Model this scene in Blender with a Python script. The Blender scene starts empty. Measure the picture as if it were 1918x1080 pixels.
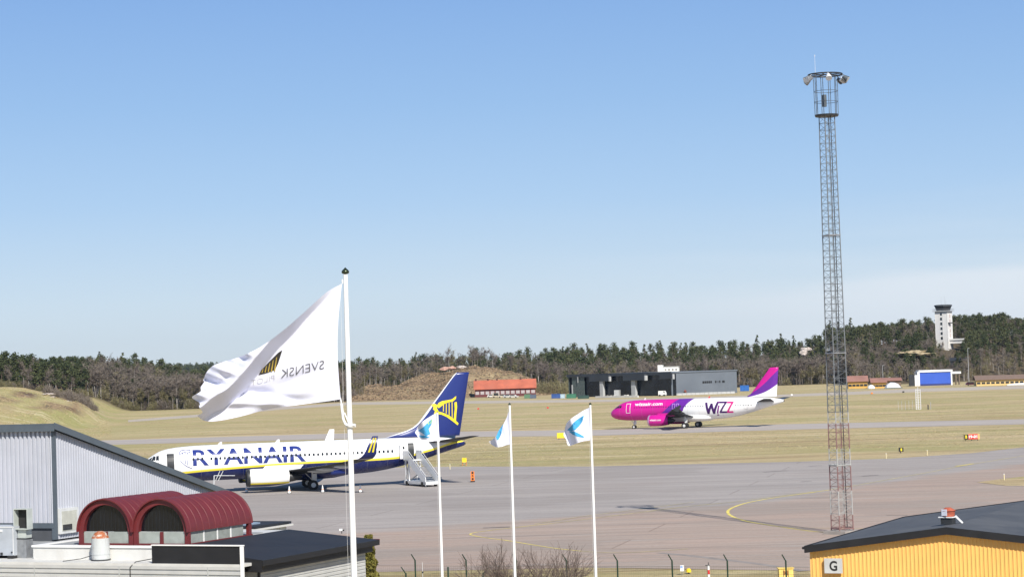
import bpy, bmesh, math, random
from mathutils import Vector, Matrix
import numpy as np
R = math.radians
random.seed(7)
scene = bpy.context.scene
COL = scene.collection

# ------------------------------------------------------------------ camera, sky, sun, exposure
H, PITCH, ROLL, FPX = 12.97, 0.0379, 0.0320, 4000.0
cam_data = bpy.data.cameras.new('camera'); cam = bpy.data.objects.new('camera', cam_data); COL.objects.link(cam)
cam_data.sensor_width = 36.0; cam_data.lens = FPX / 1918.0 * 36.0
cam_data.clip_start = 0.5; cam_data.clip_end = 30000
M_CAM = Matrix.Translation((0, 0, H)) @ Matrix.Rotation(math.pi/2 + PITCH, 4, 'X') @ Matrix.Rotation(-ROLL, 4, 'Z')
cam.matrix_world = M_CAM
scene.camera = cam
SUN_EL = R(40); SUN_H = Vector((0.33, -0.944, 0)).normalized()
SUN = (SUN_H * math.cos(SUN_EL) + Vector((0, 0, math.sin(SUN_EL)))).normalized()
world = bpy.data.worlds.new("World"); scene.world = world; world.use_nodes = True
wn = world.node_tree; wn.nodes.clear()
def wnode(t, **k):
    n = wn.nodes.new(t)
    for a, b in k.items(): setattr(n, a, b)
    return n
w_out = wnode('ShaderNodeOutputWorld'); w_bg = wnode('ShaderNodeBackground'); w_bg.inputs[1].default_value = 0.10
sky = wnode('ShaderNodeTexSky', sky_type='NISHITA', sun_disc=False)
sky.sun_elevation = SUN_EL; sky.sun_rotation = math.atan2(SUN_H.x, SUN_H.y)
sky.altitude = 0; sky.air_density = 1.0; sky.dust_density = 0.6; sky.ozone_density = 2.4
# thin cirrus veil low over the horizon, stretched noise on the view direction of the sky itself
tc = wnode('ShaderNodeTexCoord'); sep = wnode('ShaderNodeSeparateXYZ'); wn.links.new(tc.outputs['Generated'], sep.inputs[0])
mp = wnode('ShaderNodeMapping'); mp.inputs['Rotation'].default_value = (0, R(4), 0); mp.inputs['Scale'].default_value = (2.6, 2.6, 34)
wn.links.new(tc.outputs['Generated'], mp.inputs[0])
ns = wnode('ShaderNodeTexNoise'); ns.inputs['Scale'].default_value = 1.6; ns.inputs['Detail'].default_value = 7; ns.inputs['Roughness'].default_value = .55
wn.links.new(mp.outputs[0], ns.inputs['Vector'])
r1 = wnode('ShaderNodeMapRange'); r1.inputs[1].default_value = .44; r1.inputs[2].default_value = .72; wn.links.new(ns.outputs[0], r1.inputs[0])
r2 = wnode('ShaderNodeMapRange', interpolation_type='SMOOTHSTEP'); r2.inputs[1].default_value = .10; r2.inputs[2].default_value = .02; wn.links.new(sep.outputs['Z'], r2.inputs[0])
r3 = wnode('ShaderNodeMapRange', interpolation_type='SMOOTHSTEP'); r3.inputs[1].default_value = -.15; r3.inputs[2].default_value = .3; wn.links.new(sep.outputs['X'], r3.inputs[0])
m1 = wnode('ShaderNodeMath', operation='MULTIPLY'); wn.links.new(r1.outputs[0], m1.inputs[0]); wn.links.new(r2.outputs[0], m1.inputs[1])
m2 = wnode('ShaderNodeMath', operation='MULTIPLY'); wn.links.new(m1.outputs[0], m2.inputs[0]); wn.links.new(r3.outputs[0], m2.inputs[1])
m3 = wnode('ShaderNodeMath', operation='MULTIPLY'); m3.inputs[1].default_value = .32; wn.links.new(m2.outputs[0], m3.inputs[0])
# clear spring haze: the low sky is a paler, less yellow blue than the pure model gives
rampw = wnode('ShaderNodeValToRGB'); wn.links.new(sep.outputs['Z'], rampw.inputs[0])
els = rampw.color_ramp.elements; els[0].position = 0.0; els[0].color = (4.9, 5.6, 6.25, 1); els[1].position = .60; els[1].color = (.45, 1.0, 2.3, 1)
for p_, c_ in ((.035, (4.3, 5.35, 6.55)), (.08, (2.95, 4.4, 6.5)), (.125, (2.2, 3.7, 6.15)), (.18, (1.6, 3.0, 5.8)), (.30, (1.0, 2.0, 4.2))):
    e_ = els.new(p_); e_.color = (*c_, 1)
mixs = wnode('ShaderNodeMixRGB'); mixs.inputs[0].default_value = .85; wn.links.new(sky.outputs[0], mixs.inputs[1]); wn.links.new(rampw.outputs[0], mixs.inputs[2])
mixw = wnode('ShaderNodeMixRGB'); mixw.inputs[2].default_value = (6.3, 6.7, 7.2, 1)
wn.links.new(m3.outputs[0], mixw.inputs[0]); wn.links.new(mixs.outputs[0], mixw.inputs[1])
# a pale cloud bank lying low in the right-hand sky
n2 = wnode('ShaderNodeTexNoise'); n2.inputs['Scale'].default_value = 5.0; n2.inputs['Detail'].default_value = 5; mp2 = wnode('ShaderNodeMapping'); mp2.inputs['Scale'].default_value = (1, 1, 9); wn.links.new(tc.outputs['Generated'], mp2.inputs[0]); wn.links.new(mp2.outputs[0], n2.inputs['Vector'])
def wmath(op, a, b):
    x = wnode('ShaderNodeMath', operation=op)
    for i_, q_ in enumerate((a, b)):
        if hasattr(q_, 'links'): wn.links.new(q_, x.inputs[i_])
        else: x.inputs[i_].default_value = q_
    return x.outputs[0]
zz_ = wmath('SUBTRACT', wmath('ADD', sep.outputs['Z'], wmath('MULTIPLY', n2.outputs[0], .022)), wmath('MULTIPLY', sep.outputs['X'], .060))
rb1 = wnode('ShaderNodeMapRange', interpolation_type='SMOOTHSTEP'); rb1.inputs[1].default_value = .043; rb1.inputs[2].default_value = .030; wn.links.new(zz_, rb1.inputs[0])
rb2 = wnode('ShaderNodeMapRange', interpolation_type='SMOOTHSTEP'); rb2.inputs[1].default_value = -.02; rb2.inputs[2].default_value = .22; wn.links.new(sep.outputs['X'], rb2.inputs[0])
mixb = wnode('ShaderNodeMixRGB'); mixb.inputs[2].default_value = (6.0, 6.45, 6.95, 1); wn.links.new(wmath('MULTIPLY', wmath('MULTIPLY', rb1.outputs[0], rb2.outputs[0]), .8), mixb.inputs[0]); wn.links.new(mixw.outputs[0], mixb.inputs[1])
wn.links.new(mixb.outputs[0], w_bg.inputs[0]); wn.links.new(w_bg.outputs[0], w_out.inputs[0])
sl = bpy.data.lights.new('sun', 'SUN'); sl.energy = 4.6; sl.angle = R(0.53); sl.color = (1.0, .95, .865)
so = bpy.data.objects.new('sun', sl); COL.objects.link(so)
so.rotation_euler = (-SUN).to_track_quat('-Z', 'Y').to_euler(); so.location = SUN * 200
scene.view_settings.view_transform = 'Standard'; scene.view_settings.look = 'None'
scene.view_settings.exposure = 0.42; scene.view_settings.gamma = 1
HAZE = 0.000035
scene.render.engine = 'CYCLES'

# ------------------------------------------------------------------ helpers
def ray(px, py):
    c, s = math.cos(ROLL), math.sin(ROLL)
    X, Y = px - 959, py - 540
    x = (X*c - Y*s) / FPX; y = -(X*s + Y*c) / FPX
    cp, sp = math.cos(PITCH), math.sin(PITCH)
    return Vector((x, cp - sp*y, sp + cp*y))
def G(px, py, z=0.0):            # where a sight line meets a level plane
    d = ray(px, py); t = (z - H) / d.z
    return Vector((d.x*t, d.y*t, z))
def A(px, py, Y):                # the point of a sight line at distance Y
    d = ray(px, py); t = Y / d.y
    return Vector((d.x*t, Y, H + d.z*t))

def tag(o, label=None, cat=None, group=None, kind=None):
    if label: o['label'] = label
    if cat: o['category'] = cat
    if group: o['group'] = group
    if kind: o['kind'] = kind
    return o
def empty(name, loc=(0, 0, 0), rz=0.0, label=None, cat=None, group=None):
    o = bpy.data.objects.new(name, None); COL.objects.link(o); o.location = loc; o.rotation_euler = (0, 0, rz)
    return tag(o, label, cat, group)
def link(name, me, parent=None):
    o = bpy.data.objects.new(name, me); COL.objects.link(o)
    if parent is not None: o.parent = parent
    return o
def copy_tree(o, parent=None):
    c = o.copy(); COL.objects.link(c)
    if parent is not None: c.parent = parent
    for ch in [x for x in CH.get(o.name, [])]: copy_tree(ch, c)
    return c
CH = {}

class MB:
    def __init__(s): s.v = []; s.f = []; s.sm = []
    def add(s, vs, fs, smooth=False):
        n = len(s.v); s.v += [tuple(v) for v in vs]; s.f += [tuple(i + n for i in f) for f in fs]; s.sm += [smooth]*len(fs); return s
    def box(s, c, d, rz=0.0, mat=None):
        hx, hy, hz = d[0]/2, d[1]/2, d[2]/2
        vs = [Vector((x, y, z)) for x in (-hx, hx) for y in (-hy, hy) for z in (-hz, hz)]
        m = mat if mat is not None else Matrix.Rotation(rz, 3, 'Z')
        vs = [m @ v + Vector(c) for v in vs]
        return s.add(vs, [(0, 1, 3, 2), (4, 6, 7, 5), (0, 4, 5, 1), (2, 3, 7, 6), (0, 2, 6, 4), (1, 5, 7, 3)])
    def obox(s, o, u, v, w):          # a box from a corner and three edge vectors
        o, u, v, w = map(Vector, (o, u, v, w))
        P = [o, o+u, o+u+v, o+v, o+w, o+u+w, o+u+v+w, o+v+w]
        F = [(0, 3, 2, 1), (4, 5, 6, 7), (0, 1, 5, 4), (1, 2, 6, 5), (2, 3, 7, 6), (3, 0, 4, 7)]
        if u.cross(v).dot(w) < 0: F = [f[::-1] for f in F]
        return s.add(P, F)
    def tube(s, p0, p1, r0, r1=None, n=8, cap=True, smooth=True):
        p0, p1 = Vector(p0), Vector(p1); r1 = r0 if r1 is None else r1
        d = (p1 - p0)
        if d.length < 1e-6: return s
        q = d.to_track_quat('Z', 'Y'); vs = []
        for p, r in ((p0, r0), (p1, r1)):
            for i in range(n):
                a = 2*math.pi*i/n; vs.append(p + q @ Vector((r*math.cos(a), r*math.sin(a), 0)))
        s.add(vs, [(i, (i+1) % n, n+(i+1) % n, n+i) for i in range(n)], smooth)
        if cap: s.add(vs, [tuple(range(n))[::-1], tuple(range(n, 2*n))])
        return s
    def rings(s, rings, closed=True, cap0=False, cap1=False, smooth=True):
        n = len(rings[0]); vs = [p for r in rings for p in r]; fs = []
        m = n if closed else n-1
        for k in range(len(rings)-1):
            for i in range(m):
                j = (i+1) % n; fs.append((k*n+i, k*n+j, (k+1)*n+j, (k+1)*n+i))
        s.add(vs, fs, smooth)
        if cap0: s.add(rings[0], [tuple(range(n))[::-1]])
        if cap1: s.add(rings[-1], [tuple(range(n))])
        return s
    def prism(s, poly, n, t):          # planar polygon (3D points) thickened along n by t
        n = Vector(n).normalized()*t; P = [Vector(p) for p in poly]; k = len(P)
        return s.add(P + [p+n for p in P], [tuple(range(k))[::-1], tuple(range(k, 2*k))] + [(i, (i+1) % k, k+(i+1) % k, k+i) for i in range(k)])
    def build(s, name, mat=None, parent=None, recalc=False):
        me = bpy.data.meshes.new(name); me.from_pydata(s.v, [], s.f)
        me.polygons.foreach_set('use_smooth', s.sm)
        if mat is not None: me.materials.append(mat)
        if recalc:
            b = bmesh.new(); b.from_mesh(me); bmesh.ops.remove_doubles(b, verts=b.verts, dist=1e-4); bmesh.ops.recalc_face_normals(b, faces=b.faces); b.to_mesh(me); b.free()
        me.update()
        o = link(name, me, parent)
        if parent is not None: CH.setdefault(parent.name, []).append(o)
        return o

class NT:
    """small node helper"""
    def __init__(s, name):
        s.m = bpy.data.materials.new(name); s.m.use_nodes = True; s.t = s.m.node_tree; s.t.nodes.clear()
        s.out = s.n('ShaderNodeOutputMaterial'); s.b = s.n('ShaderNodeBsdfPrincipled'); s.l(s.b.outputs[0], s.out.inputs[0]); s.tc = s.n('ShaderNodeTexCoord')
    def n(s, t, **k):
        x = s.t.nodes.new(t)
        for a, b in k.items(): setattr(x, a, b)
        return x
    def l(s, a, b): s.t.links.new(a, b)
    def put(s, sock, v):
        if hasattr(v, 'links'): s.l(v, sock)
        elif isinstance(v, (tuple, list)) and len(v) == 3 and sock.type == 'RGBA': sock.default_value = (*v, 1)
        else: sock.default_value = v
    def math(s, op, a, b=0.0):
        x = s.n('ShaderNodeMath', operation=op); s.put(x.inputs[0], a); s.put(x.inputs[1], b); return x.outputs[0]
    def noise(s, scale=(1, 1, 1), detail=4, rough=.5, coord='Object', sc=1.0, rot=(0, 0, 0)):
        m = s.n('ShaderNodeMapping'); m.inputs['Scale'].default_value = scale if isinstance(scale, tuple) else (scale,)*3; m.inputs['Rotation'].default_value = rot
        s.l(s.tc.outputs[coord], m.inputs[0]); x = s.n('ShaderNodeTexNoise'); x.inputs['Scale'].default_value = sc
        x.inputs['Detail'].default_value = detail; x.inputs['Roughness'].default_value = rough; s.l(m.outputs[0], x.inputs['Vector']); return x.outputs[0]
    def mr(s, v, a, b, c=0.0, d=1.0):
        x = s.n('ShaderNodeMapRange'); s.put(x.inputs[0], v); x.inputs[1].default_value = a; x.inputs[2].default_value = b; x.inputs[3].default_value = c; x.inputs[4].default_value = d; return x.outputs[0]
    def mix(s, f, a, b, mode='MIX'):
        x = s.n('ShaderNodeMixRGB', blend_type=mode); s.put(x.inputs[0], f); s.put(x.inputs[1], a); s.put(x.inputs[2], b); return x.outputs[0]
    def xyz(s, coord='Object'):
        x = s.n('ShaderNodeSeparateXYZ'); s.l(s.tc.outputs[coord], x.inputs[0]); return x.outputs
    def curve(s, v, pts, xr, yr):
        """piecewise linear function of v"""
        t = s.mr(v, xr[0], xr[1]); c = s.n('ShaderNodeFloatCurve'); cu = c.mapping.curves[0]
        P = [((x-xr[0])/(xr[1]-xr[0]), (y-yr[0])/(yr[1]-yr[0])) for x, y in pts]
        cu.points[0].location = P[0]; cu.points[1].location = P[-1]
        for p in P[1:-1]: cu.points.new(*p)
        for p in cu.points: p.handle_type = 'AUTO'
        c.mapping.update(); s.l(t, c.inputs['Value']); return s.mr(c.outputs[0], 0, 1, yr[0], yr[1])
    def bump(s, h, dist=.02, strength=.5):
        b = s.n('ShaderNodeBump'); b.inputs['Distance'].default_value = dist; b.inputs['Strength'].default_value = strength; s.put(b.inputs['Height'], h); s.l(b.outputs[0], s.b.inputs['Normal'])
    def fin(s, col, rough=.5, metal=0.0, spec=.5):
        s.put(s.b.inputs['Base Color'], col); s.put(s.b.inputs['Roughness'], rough); s.b.inputs['Metallic'].default_value = metal; s.b.inputs['Specular IOR Level'].default_value = spec; return s.m

_mc = {}
def mat(name, col, rough=.5, metal=0.0, var=.12, sc=1.5, spec=.5, dirt=None):
    if name in _mc: return _mc[name]
    t = NT(name); n = t.noise(sc, 5, .6)
    f = t.mr(n, .3, .7, 1-var, 1+var)
    c = t.mix(1.0, col, t.mix(0, (1, 1, 1), (1, 1, 1)), 'MULTIPLY')
    cc = t.n('ShaderNodeVectorMath', operation='SCALE'); t.put(cc.inputs[0], col); t.l(f, cc.inputs['Scale']); c = cc.outputs[0]
    if dirt: c = t.mix(t.mr(t.noise((sc*.8, sc*.8, sc*.25), 6, .65), .5, .75, 0, dirt[1]), c, dirt[0])
    _mc[name] = t.fin(c, t.mr(n, .3, .7, max(rough-.06, 0.02), min(rough+.08, 1)), metal, spec); return _mc[name]

WHITE = mat('white_paint', (.80, .80, .79), .35, var=.03)
OFFW = mat('off_white_paint', (.60, .595, .57), .5, var=.05, dirt=((.42, .38, .32), .35))
GREYM = mat('galvanised_steel', (.34, .35, .36), .45, .55, var=.2, sc=4)
DARKM = mat('dark_metal', (.035, .037, .04), .45, .2, var=.25)
BLACK = mat('black_rubber', (.018, .018, .018), .7, var=.2)
GLASSD = mat('dark_glass', (.02, .025, .03), .08, spec=.8, var=.2)
WINGSHADE = mat('shaded_wing_grey', (.040, .042, .046), .4, .1, var=.08)  # underside shade is put into the colour; real wing paint is light grey
YELLOWP = mat('yellow_paint', (.78, .62, .02), .4, var=.05)
NAVY = mat('navy_blue_paint', (.010, .018, .105), .28, var=.06)
ORANGE = mat('orange_paint', (.85, .22, .03), .5, var=.08)
RED = mat('red_paint', (.62, .03, .03), .45, var=.08)
YSIGN = mat('yellow_sign_panel', (.82, .58, .03), .45, var=.06)
STEELW = mat('white_steel', (.70, .71, .71), .4, .1, var=.05)

# ------------------------------------------------------------------ lettering
def text_mesh(s, size=1.0, offset=0.0, shear=0.0, spacing=1.0):
    cu = bpy.data.curves.new('t', 'FONT'); cu.body = s; cu.size = size; cu.offset = offset; cu.shear = shear; cu.space_character = spacing; cu.resolution_u = 4
    o = bpy.data.objects.new('t', cu); COL.objects.link(o)
    dg = bpy.context.evaluated_depsgraph_get(); dg.update()
    me = bpy.data.meshes.new_from_object(o.evaluated_get(dg)); bpy.data.objects.remove(o); bpy.data.curves.remove(cu); return me
def place_glyphs(me, box, fn, name, material, parent, cuts=0.15, flip=False):
    """fit flat glyphs to box (x0, x1, y0, y1), cut them finely and lay them on the surface fn(x, y) -> point"""
    b = bmesh.new(); b.from_mesh(me); bpy.data.meshes.remove(me)
    xs = [v.co.x for v in b.verts]; ys = [v.co.y for v in b.verts]; x0, x1, y0, y1 = min(xs), max(xs), min(ys), max(ys)
    for v in b.verts: v.co = Vector((box[0] + (v.co.x-x0)/(x1-x0)*(box[1]-box[0]), box[2] + (v.co.y-y0)/(y1-y0)*(box[3]-box[2]), 0))
    return lay(b, fn, name, material, parent, cuts, flip)
def lay(b, fn, name, material, parent, cuts=.15, flip=False):
    xs = [v.co.x for v in b.verts]; ys = [v.co.y for v in b.verts]; X0, X1, Y0, Y1 = min(xs), max(xs), min(ys), max(ys)
    if cuts:
        x = X0 + cuts
        while x < X1: bmesh.ops.bisect_plane(b, geom=b.verts[:]+b.edges[:]+b.faces[:], plane_co=(x, 0, 0), plane_no=(1, 0, 0)); x += cuts
        y = Y0 + cuts
        while y < Y1: bmesh.ops.bisect_plane(b, geom=b.verts[:]+b.edges[:]+b.faces[:], plane_co=(0, y, 0), plane_no=(0, 1, 0)); y += cuts
    for v in b.verts: v.co = Vector(fn(v.co.x, v.co.y))
    me2 = bpy.data.meshes.new(name); b.to_mesh(me2); b.free(); me2.materials.append(material)
    o = link(name, me2, parent)
    if parent is not None: CH.setdefault(parent.name, []).append(o)
    return o
def flat_bm(polys):
    b = bmesh.new()
    for p in polys:
        f = b.faces.new([b.verts.new((x, y, 0)) for x, y in p])
    bmesh.ops.triangulate(b, faces=b.faces[:]); return b
def stroke(pts, w):
    out = []
    for (x0, y0), (x1, y1) in zip(pts, pts[1:]):
        dx, dy = x1-x0, y1-y0; L = math.hypot(dx, dy) or 1; nx, ny = -dy/L*w/2, dx/L*w/2; ex, ey = dx/L*w*.3, dy/L*w*.3
        out.append([(x0-ex+nx, y0-ey+ny), (x0-ex-nx, y0-ey-ny), (x1+ex-nx, y1+ey-ny), (x1+ex+nx, y1+ey+ny)])
    return out
def interp(tab, x):
    if x <= tab[0][0]: return tab[0][1:]
    for a, b in zip(tab, tab[1:]):
        if x <= b[0]:
            t = (x-a[0])/(b[0]-a[0]); return tuple(p+(q-p)*t for p, q in zip(a[1:], b[1:]))
    return tab[-1][1:]
def smooth_tab(tab, n):
    """Catmull-Rom resampling of a table of rows"""
    out = []
    for i in range(len(tab)-1):
        p = [np.array(tab[max(i-1, 0)]), np.array(tab[i]), np.array(tab[i+1]), np.array(tab[min(i+2, len(tab)-1)])]
        h = p[2][0]-p[1][0]
        m1 = (p[2]-p[0])/max(p[2][0]-p[0][0], 1e-6)*h; m2 = (p[3]-p[1])/max(p[3][0]-p[1][0], 1e-6)*h
        for k in range(n):
            t = k/n; q = (2*t**3-3*t*t+1)*p[1] + (t**3-2*t*t+t)*m1 + (-2*t**3+3*t*t)*p[2] + (t**3-t*t)*m2
            q[0] = p[1][0]+t*h; out.append(tuple(q))
    out.append(tuple(tab[-1])); return out
def hash2(x, y):
    n = math.sin(x*12.9898+y*78.233)*43758.5453; return n-math.floor(n)
def vnoise(x, y):
    xi, yi = math.floor(x), math.floor(y); fx, fy = x-xi, y-yi; fx = fx*fx*(3-2*fx); fy = fy*fy*(3-2*fy)
    a, b, c, d = hash2(xi, yi), hash2(xi+1, yi), hash2(xi, yi+1), hash2(xi+1, yi+1)
    return (a+(b-a)*fx) + ((c+(d-c)*fx) - (a+(b-a)*fx))*fy
def fbm(x, y, o=4):
    s = 0; a = .5
    for i in range(o): s += a*vnoise(x, y); x *= 2.03; y *= 2.03; a *= .5
    return s
def sstep(a, b, x):
    t = min(max((x-a)/(b-a), 0), 1); return t*t*(3-2*t)
# ------------------------------------------------------------------ terrain
K = 4000/2700.0      # the terrain tables are surveyed in units of 1/K metres of distance
def th(px): return (px - 959) / 2700.0
T_FRONT = [(th(a), b) for a, b in [(-400, 560), (0, 570), (120, 600), (165, 640), (200, 645), (300, 645), (400, 650), (640, 700), (690, 800), (1000, 800), (1040, 745), (1062, 740), (1380, 745), (1450, 765), (1570, 765), (1600, 700), (1720, 690), (1918, 725), (2300, 740)]]
T_RIDGE = [(th(a), b) for a, b in [(-400, 13), (0, 12.5), (100, 11.5), (165, 9), (200, 5), (400, 5), (640, 7), (760, 11.5), (900, 14), (1200, 15.5), (1400, 16), (1550, 18.5), (1600, 20), (1700, 21), (1760, 22.5), (1850, 24.5), (1918, 23), (2300, 23)]]
T_MOUND = [(-400, 14), (-200, 12.6), (-160, 12.2), (-153, 11.7), (-148, 10.2), (-144, 8.9), (-141, 7.9), (-136, 6.6), (-133, 4.6), (-129, 1.2), (-125, 0)]
T_ROCK = [(th(a), b) for a, b in [(600, 0), (640, 3.5), (670, 5.8), (740, 7.6), (775, 11.0), (830, 14.3), (862, 16.4), (885, 16.6), (905, 14.6), (950, 12.4), (985, 8.2), (1015, 2.0), (1030, 0)]]
def terrain(x, y):
    """height, forest floor, greenness, rockiness"""
    y = y / K
    if y < 300: return 0.0, 0.0, 0.0, 0.0
    t = x / y
    yf = interp(T_FRONT, t)[0]; rg = interp(T_RIDGE, t)[0]
    full = 110 if t > .215 else 240
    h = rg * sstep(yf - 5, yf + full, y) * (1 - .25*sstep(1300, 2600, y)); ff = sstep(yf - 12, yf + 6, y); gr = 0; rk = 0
    if t < -.1 and t > -.34: h += 15*sstep(1700, 2600, y)*sstep(-.34, -.27, t)*(1-sstep(-.2, -.12, t))
    if x < -120:
        m = interp(T_MOUND, x * (1 if y < 450 else 450.0/y if y < 620 else .73))[0]
        m *= sstep(335, 452, y)
        n = fbm(x*.08, y*.08)-.45; m2 = m + n*1.6*min(m, 3)/3
        if m > .05: h = max(h, m2); gr = .8
        rk = max(rk, (1 if m > 4.5 and fbm(x*.25+9, y*.1) > .47 and x > -152 else 0)*sstep(400, 430, y))
        if m > 10.5: gr = .1
    r = interp(T_ROCK, t)[0]*.87*(1-.75*sstep(803, 850, y))
    if r > 0 and 690 < y < 1000:
        up = sstep(712, 792, y)
        step = .42*sstep(712, 728, y) + .58*sstep(742, 792, y)
        n = fbm(x*.09, y*.08, 5)-.47
        rr = r*step + n*6.5*up*min(r, 6)/6
        if rr > h: h = rr
        ff *= 1-.9*(1-sstep(800, 815, y)); rk = max(rk, .75 + n)
    gr = max(gr, .55*(1-sstep(-.34, -.16, t)))
    return h, ff, gr, max(0, min(rk, 1))
ys = K*np.concatenate([np.arange(-120, 300, 20.), np.arange(300, 960, 4.), 960*1.05**np.arange(0, 42)])
us = np.linspace(-.95, .95, 300)
vs, cols = [], []
for y in ys:
    s_ = abs(y)*.42 + 190
    for u in us:
        x = u*s_*1.1; h, ff, gr, rk = terrain(x, y); vs.append((x, y, h)); cols.append((ff, gr, rk, 1))
nu = len(us); fs = [(j*nu+i, j*nu+i+1, (j+1)*nu+i+1, (j+1)*nu+i) for j in range(len(ys)-1) for i in range(nu-1)]
me = bpy.data.meshes.new('ground'); me.from_pydata(vs, [], fs); me.polygons.foreach_set('use_smooth', [True]*len(fs))
ca = me.color_attributes.new('kinds', 'FLOAT_COLOR', 'POINT'); ca.data.foreach_set('color', [c for q in cols for c in q])
t = NT('dry_grass')
at = t.n('ShaderNodeAttribute', attribute_name='kinds'); sp = t.n('ShaderNodeSeparateXYZ'); t.l(at.outputs['Vector'], sp.inputs[0])
flat_ = t.math('SUBTRACT', 1.0, t.mr(sp.outputs[1], .1, .6)); big = t.noise(.012, 4, .55); mid = t.noise((.035, .12, .1), 5, .6, rot=(0, 0, .3)); fine = t.noise((.7, .9, .9), 5, .7); vf = t.noise(6.0, 3, .7)
gf = t.math('ADD', t.mr(t.noise((.010, .022, .02), 4, .6, rot=(0, 0, .35)), .44, .60, 0, .75), sp.outputs[1])
gf = t.math('MULTIPLY', gf, t.mr(fine, .3, .65, .35, 1.0)); gf = t.math('MINIMUM', gf, 1.0)
c = t.mix(t.mr(mid, .38, .62), (.60, .475, .275), (.46, .36, .205))
c = t.mix(gf, c, (.34, .325, .125))
c = t.mix(t.mr(t.noise((.02, .09, .1), 5, .7, rot=(0, 0, .25)), .56, .70, 0, .75), c, (.29, .195, .105))
c = t.mix(t.mr(t.noise((.012, .16, .1), 4, .65, rot=(0, 0, .24)), 0, 1, 0, 0) if False else t.math('MULTIPLY', t.mr(t.noise((.012, .16, .1), 4, .65, rot=(0, 0, .24)), .53, .62, 0, .75), flat_), c, (.27, .195, .105)); c = t.mix(t.mr(t.noise((.02, .25, .1), 4, .65, rot=(0, 0, .28)), .54, .64, 0, .7), c, (.66, .57, .37)); c = t.mix(t.math('MULTIPLY', t.mr(t.noise((.05, .03, .2), 5, .65), .45, .6, 0, .8), t.mr(sp.outputs[1], .1, .6)), c, (.46, .36, .20))
c = t.mix(t.mr(fine, .52, .72, 0, .45), c, (.17, .13, .06)); c = t.mix(t.mr(vf, .45, .75, 0, .35), c, (.50, .42, .22))
rockc = t.mix(t.mr(t.noise(.35, 6, .7), .42, .6), (.30, .25, .20), (.17, .13, .095)); rockc = t.mix(t.mr(t.noise(.9, 4, .7), .6, .7, 0, .8), rockc, (.48, .45, .42))
slope = t.mix(t.mr(t.noise(.07, 6, .7), .42, .58), (.34, .24, .14), (.16, .105, .065)); slope = t.mix(t.mr(t.noise((.25, .25, .5), 6, .75), .52, .60), slope, (.10, .08, .05)); slope = t.mix(t.mr(t.noise(.4, 5, .7), .56, .64), slope, rockc)
c = t.mix(t.math('MULTIPLY', t.mr(t.noise((.03, .75, .1), 4, .7, rot=(0, 0, .22)), .54, .66, 0, .6), flat_), c, (.29, .215, .115)); c = t.mix(t.math('MULTIPLY', t.mr(t.noise((.016, .06, .1), 3, .6, rot=(0, 0, .3)), .54, .62, 0, .55), flat_), c, (.37, .345, .15))
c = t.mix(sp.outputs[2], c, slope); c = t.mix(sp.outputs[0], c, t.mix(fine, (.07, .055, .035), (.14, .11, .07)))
t.bump(t.math('ADD', fine, vf), .25, .8)
ground_m = t.fin(c, .95, spec=.15)
me.materials.append(ground_m); go = link('ground', me); tag(go, kind='structure')

def sheet(name, pts, z, m, kind='structure'):
    b = bmesh.new(); b.faces.new([b.verts.new((p[0], p[1], z)) for p in pts]); bmesh.ops.triangulate(b, faces=b.faces[:])
    for f in b.faces:
        if f.normal.z < 0: f.normal_flip()
    me = bpy.data.meshes.new(name); b.to_mesh(me); b.free(); me.materials.append(m); return tag(link(name, me), kind=kind)
def ribbon(name, pxs, w, z, m, smooth=6):
    P = [G(*p) for p in pxs]; T = [(i, p.x, p.y) for i, p in enumerate(P)]; T = smooth_tab(T, smooth); Q = [Vector((a[1], a[2], z)) for a in T]
    L, Rr = [], []
    for i, q in enumerate(Q):
        d = (Q[min(i+1, len(Q)-1)] - Q[max(i-1, 0)]).normalized(); n = Vector((-d.y, d.x, 0))*w/2; L.append(q+n); Rr.append(q-n)
    mb = MB(); k = len(Q); mb.add(Rr+L, [(i, i+1, k+i+1, k+i) for i in range(k-1)]); return tag(mb.build(name, m), kind='structure')
# apron, grey fresh asphalt towards the field and a pink-brown older slab towards the camera
t = NT('apron_asphalt')
X, Y, Z = t.xyz()
yb = t.curve(X, [(-80, 150), (-40, 166), (-22, 175), (-6, 180), (9.9, 190), (24.4, 200), (33.9, 216), (59.5, 251), (100, 304)], (-80, 100), (130, 310))
wob = t.mr(t.noise((.05, .14, 1), 4, .6), 0, 1, -9, 9)
f = t.mr(t.math('ADD', t.math('SUBTRACT', Y, yb), wob), -2.5, 2.5)
st1 = t.noise((.018, .35, 1), 6, .7); st2 = t.noise((.05, 1.1, 1), 5, .7, rot=(0, 0, .12)); fn = t.noise(3.0, 4, .75); bl = t.noise(.06, 4, .55)
pink = t.mix(t.mr(st1, .35, .65), (.45, .335, .27), (.36, .28, .23)); pink = t.mix(t.mr(bl, .4, .65, 0, .55), pink, (.36, .305, .255))
grey = t.mix(t.mr(st1, .35, .65), (.42, .375, .345), (.33, .30, .278)); grey = t.mix(t.mr(bl, .45, .62, 0, .5), grey, (.345, .30, .27))
c = t.mix(f, pink, grey)
c = t.mix(t.mr(st2, .53, .64, 0, .6), c, (.43, .39, .355)); c = t.mix(t.mr(t.noise((.03, .7, 1), 5, .7, rot=(0, 0, -.1)), .56, .66, 0, .55), c, (.20, .175, .155))
c = t.mix(t.mr(fn, .4, .75, 0, .25), c, (.12, .11, .10))
br = t.n('ShaderNodeTexBrick'); mpp = t.n('ShaderNodeMapping'); mpp.inputs['Rotation'].default_value = (0, 0, .24); t.l(t.tc.outputs['Object'], mpp.inputs[0]); t.l(mpp.outputs[0], br.inputs['Vector'])
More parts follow.
